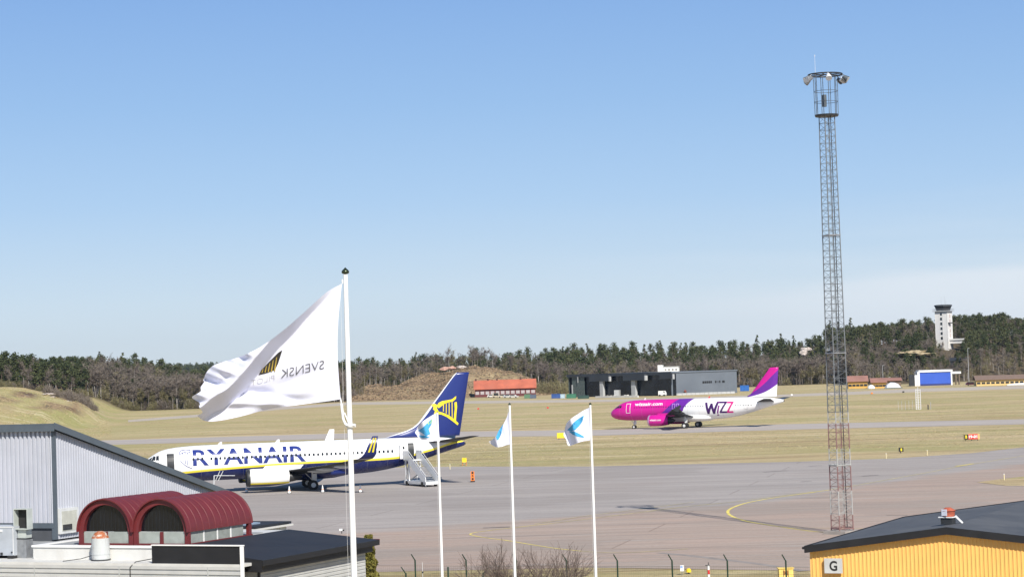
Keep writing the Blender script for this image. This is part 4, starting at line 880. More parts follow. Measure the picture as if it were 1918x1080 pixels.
# big flag, seen from behind: boundary measured in pole units
def bez(tab, u): return interp(tab, u)
top = [(0, 640.5, 531), (.12, 612, 547), (.3, 567, 587), (.5, 526, 622), (.62, 488, 649), (.75, 449, 668), (.88, 404, 682), (.95, 384, 696), (1.0, 374, 712)]
bot = [(0, 638, 747), (.12, 612, 751), (.3, 556, 758), (.5, 498, 767), (.7, 452, 779), (.88, 405, 788), (.96, 382, 787), (1.0, 369, 778)]
top = smooth_tab(top, 6); bot = smooth_tab(bot, 6)
def crease(px):      # the long fold from the top of the hoist to the lower fly corner
    return interp([(366, 795), (380, 787), (400, 776), (425, 752), (455, 728), (480, 703), (505, 676), (530, 652), (560, 627), (600, 580), (645, 528)], px)[0]
crease_tab = smooth_tab([(360, 800), (380, 787), (402, 772), (424, 762), (449, 741), (484, 701), (520, 655), (549, 626), (573, 598), (600, 570), (650, 519)], 5)
def depth(px, py):
    """metres towards (-) or away from (+) the viewer"""
    cy = interp(crease_tab, px)[0]; d = (cy-py)*.72            # distance above the long fold in pixels
    u = (640-px)/270.0; amp = min(max(u*1.8, 0), 1)
    y = .05*math.sin((px*.7+py*1.1)*.018)*amp + .10*u
    if d > 0:       # above the fold the cloth leans over towards the viewer, then rolls back to the top hem
        w = 13+11*min(u*2.0, 1)+4*math.sin(px*.03); t_ = d/w
        if t_ < 1: y += -.46*amp*t_
        else:
            r = t_-1; y += -.46*amp + .18*min(r, 3.5)*amp
            if u > .45:      # crumpled panels at the fly end
                a2 = sstep(.45, .7, u)*min(r*1.2, 1); q = (px*.30-py*1.0)
                y += a2*(.13*math.sin(q*.125+.6) + .05*math.sin(q*.27+px*.03) + .06*math.sin(px*.11+py*.05))
    else:
        r = -d
        y += .045*amp*math.sin((px*.42+py*1.35)*.075)*sstep(10, 40, r)
        q = py - (757 - (px-560)*.09 - .25*max(560-px, 0)*.4)
        y += .10*sstep(.10, .45, u)*math.exp(-((q+14+8*math.sin(px*.03))/9)**2) - .10*sstep(.2, .6, u)*math.exp(-((q+2)/7)**2)
        y += .03*amp*math.sin((px*.36+py*1.0)*.16)*sstep(30, 60, r)
    y += .05*amp*math.sin(px*.05+py*.035)*sstep(.6, 1, u)
    return y
def P1(px, py, off=0.0):
    dpt = depth(px, py)+off; v = A(px, py, 34.7+dpt*1.0 - .02); return v
nu_, nv_ = 110, 70
V_, F_ = [], []
for i in range(nu_+1):
    u = i/nu_; tx, ty = interp(top, u); bx, by_ = interp(bot, u)
    for j in range(nv_+1):
        v = j/nv_; px = bx+(tx-bx)*v; py = by_+(ty-by_)*v
        hoist = math.sin(math.pi*v)*-7*(1-u)**3 if u < 1 else 0
        px += hoist; fly = (1 if u > .9 else 0)*(u-.9)*10; px += fly*(8*math.sin(v*9)+4*math.sin(v*21)); V_.append(P1(px, py))
for i in range(nu_):
    for j in range(nv_): a = i*(nv_+1)+j; F_.append((a, a+nv_+1, a+nv_+2, a+1))
o_ = P1(640, 531); fl = MB(); fl.add([v for v in V_], F_, True); big = fl.build('flag', FLAGW); tag(big, 'large white flag with mirrored grey lettering, rippling left from the tallest pole', 'flag')
def on_flag(px, py): return P1(px, py, -.012)
GREYT = mat('grey_print', (.10, .10, .11), .8, var=.1); PALET = mat('faint_grey_print', (.45, .45, .47), .8, var=.1)
def flag_text(s, box, name, m, off):
    me = text_mesh(s, 1, off); b = bmesh.new(); b.from_mesh(me); bpy.data.meshes.remove(me)
    xs = [v.co.x for v in b.verts]; ys_ = [v.co.y for v in b.verts]; a0, a1, b0, b1_ = min(xs), max(xs), min(ys_), max(ys_)
    (xr, yr), (xl, yl), hgt = box      # start at the hoist side, end at the fly side, height
    for v in b.verts:
        s1 = (v.co.x-a0)/(a1-a0); s2 = (v.co.y-b0)/(b1_-b0); v.co = Vector((xr+(xl-xr)*s1 + .0*s2, yr+(yl-yr)*s1-hgt*s2, 0))
    return lay(b, on_flag, name, m, big, 6)
flag_text('SVENSK', ((607, 690), (526, 708), 16), 'lettering', GREYT, -.012)
flag_text('PILOT', ((514, 711), (470, 722), 10), 'faint_lettering', PALET, -.01)
lay(flat_bm([[(529, 655), (521, 660), (505, 676), (490, 692), (484, 702), (500, 698), (515, 692), (521, 680)]]), on_flag, 'emblem', mat('black_print', (.02, .018, .015), .8), big, 5)
for k in range(5):
    x = 519-k*6.4; y = 668+k*5.4; lay(flat_bm([[(x, y), (x-1.5, y+1.2), (x-6+k*.6, y+26-k*4.6), (x-3.5+k*.4, y+27.5-k*4.8)]]), lambda a, b: P1(a, b, -.022), 'gold_stripe', mat('gold_print', (.34, .24, .035), .7), big, 5)

# three smaller poles with blue and white flags
BLUEP = mat('light_blue_print', (.05, .33, .62), .7, var=.15, sc=5); TEALP = mat('dark_teal_print', (.03, .16, .34), .7, var=.1); GRNP = mat('green_print', (.35, .62, .25), .7)
def small_flag(pp, Y, label, tp, bt, hoist, prints, amp, seed):
    (px0, pyt, pyb) = hoist; rr = random.Random(seed); ph = rr.uniform(0, 6)
    tp2, bt2 = smooth_tab(tp, 5), smooth_tab(bt, 5); xe = min(tp[-1][1], bt[-1][1]); span = px0-xe
    def dp(px, py):
        u = max((px0-px)/span, 0); return amp*(math.sin(u*5.5+ph+(py-pyt)*.035)*.6*u + .35*math.sin(u*11+(py-pyt)*.08+ph)*u + .5*u)
    def PP(px, py, off=0.0): return A(px, py, Y+dp(px, py)+off)
    V, F = [], []; a_, b_ = 36, 26
    for i in range(a_+1):
        u = i/a_; tx, ty = interp(tp2, u); bx, by2 = interp(bt2, u)
        for j in range(b_+1):
            v = j/b_; px = bx+(tx-bx)*v; py = by2+(ty-by2)*v; V.append(PP(px + (math.sin(v*7+ph)*2*u**3), py))
    for i in range(a_):
        for j in range(b_): a = i*(b_+1)+j; F.append((a, a+b_+1, a+b_+2, a+1))
    mb = MB(); mb.add(V, F, True); o = mb.build('flag', FLAGW); tag(o, label, 'flag', 'white flags with blue bird emblem')
    for poly, m in prints: lay(flat_bm([poly]), lambda a, b: PP(a, b, -.02), 'bird_emblem', m, o, 4)
    return o
e4, T4 = pole(1105.5, 758, 92, 'white flagpole on the right with a small dark knob, right of the pink aircraft nose line', .068, .045, .06)
e4['label'] = 'rightmost white flagpole, just left of the pink airliner nose'
small_flag(e4, 92, 'white flag with blue bird emblem spread open, on the rightmost flagpole', [(0, 1105, 762), (.3, 1090, 770), (.65, 1070, 783), (.85, 1060, 792), (1, 1056, 803)], [(0, 1105, 824), (.3, 1090, 826), (.6, 1074, 832), (.85, 1064, 834), (1, 1060, 828)], (1105, 762, 824),
    [([(1062, 805), (1069, 798), (1074, 791), (1080, 786), (1086, 782), (1094, 777), (1091, 788), (1085, 797), (1078, 804), (1070, 807)], BLUEP), ([(1065, 807), (1075, 807), (1084, 811), (1094, 817), (1093, 819), (1082, 817), (1072, 813)], BLUEP), ([(1070, 797), (1075, 791), (1078, 793), (1073, 799)], TEALP), ([(1086, 783), (1094, 777), (1091, 786), (1087, 789)], TEALP)], .5, 1)
e3, T3 = pole(954.5, 758.5, 92, 'middle small white flagpole, between the parked blue-tailed airliner and the rightmost pole', .068, .045, .06)
small_flag(e3, 92, 'narrow half-folded white and blue flag on the middle small flagpole', [(0, 953.5, 768), (.3, 947, 786), (.6, 938, 802), (.85, 930, 816), (1, 917, 826)], [(0, 957.5, 831), (.3, 948, 833), (.6, 938, 836), (.85, 928, 836), (1, 918, 829)], (955, 768, 831),
    [([(943, 793), (941, 800), (939, 812), (934, 822), (931, 824), (929, 817), (934, 806)], BLUEP), ([(941, 800), (939, 812), (936, 819), (935, 808)], TEALP)], .45, 2)
e2, T2 = pole(819, 772, 92, 'small white flagpole in front of the boarding stairs and the blue tail fin', .068, .045, .03)
small_flag(e2, 92, 'white flag with pale blue bird emblem hanging in front of the blue tail fin', [(0, 819, 772), (.3, 806, 779), (.65, 792, 788), (.85, 784, 794), (1, 779, 801)], [(0, 824, 826), (.3, 812, 825), (.6, 797, 823), (.85, 786, 822), (1, 780, 817)], (822, 772, 826),
    [([(783, 806), (792, 800), (800, 792), (810, 783), (808, 794), (803, 803), (806, 812), (798, 816), (790, 810)], BLUEP), ([(800, 792), (810, 783), (809, 790), (803, 796)], GRNP), ([(784, 815), (796, 815), (806, 819), (790, 820)], BLUEP)], .35, 3)

# ------------------------------------------------------------------ apron light mast
def light_mast(loc, rz, label):
    e = empty('light_mast', loc, rz, label, 'light mast')
    t = NT('mast_paint'); X, Y, Z = t.xyz(); n = t.noise(2, 3, .6)
    gal = t.mix(t.mr(n, .3, .7), (.13, .145, .155), (.20, .21, .22)); red = (.24, .135, .125); wh = (.40, .40, .38)
    c = gal
    for lo, hi, col in ((0, 1.4, red), (1.4, 3.2, wh), (3.2, 5.0, red), (5.0, 6.3, wh), (6.3, 8.2, red), (8.2, 9.0, wh)):
        f = t.math('MULTIPLY', t.math('GREATER_THAN', Z, lo), t.math('LESS_THAN', Z, hi)); c = t.mix(f, c, col)
    MP = t.fin(c, .5, .15)
    Ht = 31.1; r0, r1 = .83, .59
    def corner(k, z): r = r0+(r1-r0)*z/Ht; a = R(45+90*k); return Vector((r*math.cos(a)*1.0, r*math.sin(a), z))
    for k in range(4):
        mb = MB(); mb.tube(corner(k, 0), corner(k, Ht), .045, .038, 8); mb.build('leg', MP, e)
    mb = MB(); n = 62
    for i in range(n):
        z0, z1 = Ht*i/n, Ht*(i+1)/n
        for k in range(4):
            a, b = corner(k, z0), corner((k+1) % 4, z0); mb.tube(a, b,   .0135, .0135, 4, cap=False)
            if i % 2: mb.tube(corner(k, z0), corner((k+1) % 4, z1),   .0135, .0135, 4, cap=False)
            else: mb.tube(corner((k+1) % 4, z0), corner(k, z1),   .0135, .0135, 4, cap=False)
    mb.build('lattice', MP, e)
    mb = MB()
    for s in (-.18, .18): mb.tube((s, .12, .3), (s*.8, .1, Ht), .012, .012, 5)
    for i in range(104): mb.tube((-.17, .12, .3+i*.3), (.17, .12, .3+i*.3), .006, .006, 4, cap=False)
    mb.build('ladder', MP, e)
    mb = MB(); mb.tube((.26, -.28, .5), (.2, -.2, Ht), .035, .03, 6); mb.build('cable_duct', DARKM, e)
    for z in (.4, 5.1, 13.4, 22.2):
        mb = MB()
        for k in range(4): mb.tube(corner(k, z)*1.04 - Vector((0, 0, z*.04)), corner((k+1) % 4, z)*1.04 - Vector((0, 0, z*.04)), .05, .05, 6)
        mb.build('splice_ring', MP if z < 10 else GREYM, e)
    CAGEM = mat('dark_galvanised_steel', (.10, .115, .13), .5, .3, var=.2)
    mb = MB(); mb.tube((0, 0, Ht), (0, 0, Ht+.14), .86, .9, 24); mb.build('cage_floor', DARKM, e)
    mb = MB()
    for k in range(10):
        a = 2*math.pi*k/10; mb.tube((.86*math.cos(a), .86*math.sin(a), Ht+.1), (.90*math.cos(a), .90*math.sin(a), Ht+3.1), .026, .026, 6)
    for z in (1.1, 1.9):
        for k in range(20): a, b = 2*math.pi*k/20, 2*math.pi*(k+1)/20; mb.tube((.87*math.cos(a), .87*math.sin(a), Ht+z), (.87*math.cos(b), .87*math.sin(b), Ht+z), .018, .018, 4, cap=False)
    mb.build('cage', CAGEM, e)
    mb = MB(); mb.box((-.1, .1, Ht+1.2), (.26, .24, .9)); mb.build('control_cabinet', CAGEM, e)
    mb = MB()
    for k in range(28): a, b = 2*math.pi*k/28, 2*math.pi*(k+1)/28; mb.tube((1.28*math.cos(a), 1.28*math.sin(a)*.95, Ht+3.15), (1.28*math.cos(b), 1.28*math.sin(b)*.95, Ht+3.15), .06, .06, 6)
    for k in range(4): a = math.pi*k/4; mb.tube((1.28*math.cos(a), 1.28*math.sin(a), Ht+3.15), (-1.28*math.cos(a), -1.28*math.sin(a), Ht+3.15), .035, .035, 6)
    mb.build('head_ring', DARKM, e)
    mb = MB(); mb.tube((-.85, 0, Ht+3.1), (-.85, 0, Ht+4.5), .016, .008, 6); mb.tube((-.85, 0, Ht+4.5), (-.85, .0, Ht+4.62), .03, .03, 6); mb.build('lightning_rod', STEELW, e)
    for k, (ang, tilt) in enumerate([(176, .55), (188, .3), (248, 1.1), (322, .8), (348, .5), (2, .2), (14, .3), (120, .6)]):
        a = R(ang)+.0; d = Vector((math.cos(a), math.sin(a), 0)); c_ = d*1.55 + Vector((0, 0, Ht+2.78)); f = MB()
        f.tube(d*1.28+Vector((0, 0, Ht+3.12)), c_+Vector((0, 0, .12)), .03, .03, 6); ax = (d + Vector((0, 0, -tilt))).normalized()
        f.tube(c_-ax*.26, c_+ax*.02, .13, .21, 14); f.tube(c_+ax*.02, c_+ax*.16, .22, .24, 14); fl_ = f.build('floodlight', (CAGEM, GREYM, STEELW)[k % 3], e)
        f = MB(); f.tube(c_+ax*.16, c_+ax*.172, .22, .22, 14); f.build('lens', mat('floodlight_glass', (.75, .77, .78), .12), fl_)
    mb = MB(); mb.box((0, 0, .12), (2.0, 2.0, .25), rz=R(22)); mb.build('footing', mat('concrete', (.34, .31, .28), .9), e)
    return e
mp_ = G(1578, 999, 0)
mast1 = light_mast((mp_.x, mp_.y, .02), R(22.7), 'tall lattice floodlight mast with round lamp head, red and white painted foot')

# ------------------------------------------------------------------ yellow shed, lower right
v_ = Vector((.906, -.423, 0)); u_ = Vector((.423, .906, 0))
C1 = G(1516, 1018, 4.94); C1.z = 0
ys_e = empty('yellow_shed', (C1.x, C1.y, 0), 0, 'yellow corrugated metal shed with dark low-pitched roof and letter sign, lower right corner', 'shed')
t = NT('yellow_corrugated_steel'); n = t.noise(.7, 5, .6); n2 = t.noise((3, 3, .25), 5, .65)
c = t.mix(t.mr(n, .35, .65), (.84, .50, .145), (.80, .46, .13)); c = t.mix(t.mr(n2, .55, .75, 0, .2), c, (.62, .36, .12)); YWALL = t.fin(c, .42)
def ztop(s): return 4.72 + (.76*s/6.15 if s < 6.15 else .76 - .11*(s-6.15))
def corr(o, d, n, L, zb, zt, pitch, dep, m, name, parent, frac=.5):
    """trapezoid-profile sheet wall standing along d, facing n"""
    mb = MB(); pts = []; s = 0
    while s < L: 
        for a, q in ((0, 0), (frac-.08, 0), (frac, 1), (.92, 1)):
            if s+a*pitch <= L: pts.append((s+a*pitch, q*dep))
        s += pitch
    pts.append((L, 0)); lo = [o+d*a+n*q+Vector((0, 0, zb(a) if callable(zb) else zb)) for a, q in pts]; hi = [o+d*a+n*q+Vector((0, 0, zt(a) if callable(zt) else zt)) for a, q in pts]
    k = len(pts); mb.add(lo+hi, [(i, i+1, k+i+1, k+i) for i in range(k-1)])
    return mb.build(name, m, parent)
corr(Vector((0, 0, 0)), v_, -u_, 16, 0, lambda s: ztop(s)-.02, .175, .028, YWALL, 'gable_wall', ys_e, .62)
mb = MB(); 
for s0, s1 in ((.02, 6.15), (6.15, 15.98)):
    for w0, w1 in ((.04, 16.2),): P = [v_*s0+u_*w0, v_*s1+u_*w0, v_*s1+u_*w1, v_*s0+u_*w1]; mb.add([p+Vector((0, 0, z)) for p, z in zip(P, (ztop(s0)-.25, ztop(s1)-.25, ztop(s1)-.25, ztop(s0)-.25))], [(0, 1, 2, 3)])
mb.build('ceiling', DARKM, ys_e)
corr(Vector((0, 0, 0)), u_, -v_, 16.2, 0, 4.70, .175, .028, YWALL, 'side_wall', ys_e, .62)
mb = MB(); mb.obox(u_*16.2, v_*16, u_*.05, (0, 0, 4.7)); mb.build('rear_wall', YWALL, ys_e)
ROOFM = mat('slate_grey_roof_felt', (.075, .080, .088), .75, var=.22, sc=.5, dirt=((.13, .13, .13), .5)); BLKTRIM = mat('black_trim', (.012, .012, .014), .5, var=.2)
mb = MB()
for s0, s1 in ((-.10, 6.15), (6.15, 16.2)):
    P = [(s0, -.26), (s1, -.26), (s1, 16.5), (s0, 16.5)]; top_ = [v_*a+u_*b+Vector((0, 0, ztop(a)+.20 if a > 0 else 4.66+.20)) for a, b in P]; bt_ = [p-Vector((0, 0, .06)) for p in top_]
    mb.add(top_+bt_, [(0, 1, 2, 3), (7, 6, 5, 4), (0, 4, 5, 1), (1, 5, 6, 2), (2, 6, 7, 3), (3, 7, 4, 0)])
mb.build('roof', ROOFM, ys_e)
mb = MB()
for s0, s1 in ((-.12, 6.15), (6.15, 16.2)):
    za, zb = (ztop(s0) if s0 > 0 else 4.66), ztop(s1)
    for w in (-.30, 16.5): P = [v_*s0+u_*w+Vector((0, 0, za-.08)), v_*s1+u_*w+Vector((0, 0, zb-.08)), v_*s1+u_*w+Vector((0, 0, zb+.235)), v_*s0+u_*w+Vector((0, 0, za+.235))]; mb.prism(P, u_, .045)
mb.obox(v_*-.15+u_*-.30+Vector((0, 0, 4.58)), u_*16.8, v_*.035, (0, 0, .31)); mb.tube(v_*-.2+u_*-.3+Vector((0, 0, 4.79)), v_*-.2+u_*16.5+Vector((0, 0, 4.79)), .06, .06, 8); mb.build('bargeboard', BLKTRIM, ys_e)
# roof vent: rusty drum on a white pan
vp = v_*5.6+u_*2.4; zr = ztop(5.6)+.20
ve = empty('roof_ventilator', (C1+vp)+Vector((0, 0, zr)), 0, 'rusty red and white ventilator drum standing on the dark roof of the yellow shed', 'ventilator')
RUST = mat('rust', (.36, .085, .045), .7, var=.3, sc=5)
mb = MB(); mb.box((-.02, 0, .16), (.52, .4, .30), rz=-.6); mb.build('curb', DARKM, ve)
mb = MB(); mb.box((-.04, 0, .33), (.66, .5, .045), rz=-.6); mb.prism([(.25, -.15, .34), (.52, -.3, .05), (.58, -.25, .07), (.36, .1, .36)], (0, 0, 1), .03); mb.build('flashing', WHITE, ve)
mb = MB(); mb.tube((0, 0, .36), (0, 0, .60), .27, .30, 18); mb.tube((0, 0, .60), (0, 0, .74), .34, .12, 18)
mb.build('drum', RUST, ve); mb = MB(); mb.prism([(-.31, -.12, .40), (-.12, -.31, .40), (-.12, -.31, .68), (-.31, -.12, .68)], (-.7, -.7, 0), .02); mb.build('faded_patch', mat('faded_white', (.7, .72, .8), .6), ve)
# letter sign
so_ = v_*1.1 - u_*.16
sg = empty('letter_sign', C1 + so_ + Vector((0, 0, 4.02)), math.atan2(v_.y, v_.x), 'square white sign with a black letter G on the yellow shed wall', 'sign')
mb = MB(); mb.box((0, 0, 0), (.80, .08, .64)); b1 = mb.build('panel', mat('sign_grey_white', (.50, .51, .50), .5), sg)
mb = MB(); mb.box((-.3, .08, -.1), (.04, .1, .3)); mb.box((.3, .08, -.1), (.04, .1, .3)); mb.build('bracket', DARKM, sg)
place_glyphs(text_mesh('G', 1, .03), (-.17, .18, -.22, .22), lambda x, y: (x, -.045, y), 'letter', BLACK, b1, 0)
# ------------------------------------------------------------------ grey hall and flat-roofed annex, lower left
t = NT('pale_corrugated_steel'); n2 = t.noise((2, 2, .2), 5, .65); c = t.mix(t.mr(t.noise(.6, 4, .6), .35, .65), (.50, .515, .57), (.46, .475, .525)); c = t.mix(t.mr(n2, .55, .78, 0, .3), c, (.36, .37, .38)); GWALL = t.fin(c, .38, .1)
SLATE = mat('blue_grey_trim', (.085, .105, .125), .45, var=.1); FELT = mat('grey_roofing_felt', (.27, .28, .29), .85, var=.2, sc=.8, dirt=((.18, .18, .17), .5))
DKROOF = mat('blue_black_metal_roof', (.013, .016, .024), .75, 0, var=.2, sc=.6); WCLAD = mat('white_horizontal_cladding', (.66, .66, .64), .5, var=.05, sc=.7, dirt=((.46, .46, .43), .35))
C0 = Vector((-23.0, 106.1, 0)); 
hall = empty('grey_hall', C0, 0, 'large pale grey corrugated metal hall with steep dark-edged roof slope, lower left', 'hall')
def hz(s): return 10.70 - .278*s
corr(Vector((0, 0, 0)), u_, v_, 15.6, 5.3, hz, .205, .035, GWALL, 'side_wall', hall)
corr(-v_*14, v_, -u_, 14, 6.12, 10.66, .27, .10, GWALL, 'gable_wall', hall)
mb = MB(); mb.obox(-v_*14+Vector((0, 0, 5.86)), v_*14.0, -u_*.07, (0, 0, .26)); mb.obox(-v_*.14-u_*.06+Vector((0, 0, 5.3)), v_*.22, u_*.2, (0, 0, 5.4)); mb.build('corner_flashing', SLATE, hall)
mb = MB(); mb.obox(-v_*14+u_*.04, v_*13.9, u_*.1, (0, 0, 5.86)); mb.build('plinth_wall', mat('shaded_plinth', (.07, .075, .085), .8), hall)  # dark grey wall; the shade under the siding is in its colour
mb = MB(); a, b = v_*.28, -v_*14; P = [(-.25, .28), (16, .28), (16, -14.2), (-.25, -14.2)]
up = [u_*p+v_*q+Vector((0, 0, hz(p)+.27)) for p, q in P]; lo = [x-Vector((0, 0, .20)) for x in up]; mb.add(up+lo, [(0, 1, 2, 3), (7, 6, 5, 4), (0, 4, 5, 1), (1, 5, 6, 2), (2, 6, 7, 3), (3, 7, 4, 0)]); mb.build('roof', SLATE, hall)
mb = MB(); mb.prism([u_*-.28+v_*.30+Vector((0, 0, hz(-.28)-.02)), u_*16+v_*.30+Vector((0, 0, hz(16)-.02)), u_*16+v_*.30+Vector((0, 0, hz(16)+.30)), u_*-.28+v_*.30+Vector((0, 0, hz(-.28)+.30))], v_, .05)
mb.obox(u_*-.30-v_*14.2+Vector((0, 0, 10.66)), v_*14.5, u_*.04, (0, 0, .30)); mb.build('bargeboard', SLATE, hall)
mb = MB(); mb.obox(u_*15.6-v_*14, v_*14, u_*.05, (0, 0, 5.5)); mb.obox(-v_*14, u_*15.6, v_*.05, (0, 0, 5.4)); mb.build('rear_wall', GWALL, hall)
# window in the side wall
wn_ = MB(); wn_.obox(u_*.22+v_*.02+Vector((0, 0, 5.55)), u_*1.5, v_*.14, (0, 0, 1.25)); wf = wn_.build('window', mat('window_frame_grey', (.60, .61, .60), .5), hall)
wn_ = MB(); wn_.obox(u_*.36+v_*.165+Vector((0, 0, 5.68)), u_*1.2, v_*.012, (0, 0, .98)); wn_.build('pane', mat('cream_blind', (.48, .48, .42), .25), wf)
wn_ = MB(); wn_.obox(u_*.40+v_*.18+Vector((0, 0, 5.72)), u_*.75, v_*.01, (0, 0, .28)); wn_.build('dark_pane', GLASSD, wf)
mb = MB(); mb.tube(A(400.5, 918, 119)-C0, A(401, 890, 119)-C0, .03, .03, 6); mb.tube(A(401, 890, 119)-C0, A(440, 890, 119)-C0, .02, .02, 6); mb.tube(A(409, 899, 119)-C0, A(418, 881, 119)-C0, .02, .02, 6); mb.tube(A(404, 899, 119)-C0, A(412, 881, 119)-C0, .02, .02, 6); mb.build('roof_ladder_rail', STEELW, hall)

U0 = Vector((-22.75, 100.1, 0)); FR = Vector((-22.75, 98.55, 0))
an = empty('flat_roofed_annex', (U0.x, U0.y, 0), 0, 'low white annex with flat roof and horizontally ribbed cladding in front of the grey hall', 'building')
mb = MB(); mb.obox(-v_*16, v_*27.1, u_*5.6, (0, 0, 4.6)); mb.build('core', WCLAD, an)
mb = MB(); mb.obox(-v_*16-u_*1.5+Vector((0, 0, 4.74)), v_*28.35, u_*5, (0, 0, .13)); mb.build('ledge', OFFW, an)
mb = MB(); mb.obox(u_*.02+Vector((0, 0, 4.87)), v_*7.6, u_*10, (0, 0, .55)); mb.build('parapet', OFFW, an)
mb = MB(); mb.obox(-v_*.05-u_*.05+Vector((0, 0, 5.42)), v_*7.72, u_*.3, (0, 0, .09)); mb.obox(-v_*.05+u_*.25+Vector((0, 0, 5.42)), v_*.3, u_*9.7, (0, 0, .09)); mb.build('coping', WHITE, an)
mb = MB(); mb.obox(v_*.25+u_*.25+Vector((0, 0, 5.40)), v_*7.2, u_*8, (0, 0, .06)); mb.build('roof', FELT, an)
mb = MB(); mb.obox(-v_*16+u_*3+Vector((0, 0, 4.87)), v_*15.9, u_*5.2, (0, 0, .35)); mb.build('rear_roof', FELT, an)
# ribbed cladding on the lower wall
t = NT('ribbed_white_cladding'); c = t.mix(t.mr(t.noise((1.2, 1.2, 1.2), 5, .6), .35, .65), (.52, .52, .505), (.45, .455, .445)); c = t.mix(t.mr(t.noise((5, 5, .4), 5, .6), .58, .75, 0, .4), c, (.44, .43, .39)); RIB = t.fin(c, .5)
def ribs(o, d, n, L, z0, z1, pitch, dep, m, name, parent):
    mb = MB(); pts = []; z = z0
    while z < z1-.001:
        for a, q in ((0, 1), (.62, 1), (.70, 0), (.92, 0)): pts.append((min(z+a*pitch, z1), q*dep))
        z += pitch
    pts.append((z1, dep)); A_ = [o+n*q+Vector((0, 0, zz)) for zz, q in pts]; B_ = [p+d*L for p in A_]; k = len(pts); mb.add(A_+B_, [(i, k+i, k+i+1, i+1) for i in range(k-1)]); return mb.build(name, m, parent)
ribs(-v_*16-u_*1.46, v_, -u_, 28.45, 0, 4.74, .21, .06, RIB, 'cladding', an)
for s_ in (-3.5, 1.2, 5.9, 10.6): mb = MB(); mb.obox(v_*s_-u_*1.525, v_*.06, u_*.03, (0, 0, 4.72)); mb.build('joint_strip', mat('joint_grey', (.40, .41, .40), .5), an)
mb = MB(); mb.obox(v_*7.65-u_*1.44+Vector((0, 0, 4.87)), v_*4.65, u_*.12, (0, 0, .79)); mb.build('dark_parapet', BLKTRIM, an)
mb = MB(); mb.obox(v_*7.65-u_*1.50+Vector((0, 0, 5.66)), v_*4.8, u_*.16, (0, 0, .05)); mb.obox(v_*12.34-u_*1.56, v_*.13, u_*.13, (0, 0, 5.65)); mb.build('white_rim', WHITE, an)
mb = MB(); q = v_*9.6-u_*1.56
cb = [(v_*6.55-u_*1.56+Vector((0, 0, 3.6))), (v_*6.55-u_*1.56+Vector((0, 0, 4.7))), (v_*6.75-u_*1.4+Vector((0, 0, 4.93))), (v_*7.1-u_*.1+Vector((0, 0, 5.0)))]
for a, b in zip(cb, cb[1:]): mb.tube(a, b, .02, .02, 6)
mb.build('cable', BLACK, an); mb = MB()
cb = [(v_*2.6-u_*1.2+Vector((0, 0, 4.9))), (v_*3.1-u_*.5+Vector((0, 0, 4.95))), (v_*3.5-u_*.03+Vector((0, 0, 5.1))), (v_*4.2-u_*.03+Vector((0, 0, 5.2)))]
for a, b in zip(cb, cb[1:]): mb.tube(a, b, .018, .018, 6)
mb.build('cable', BLACK, an)
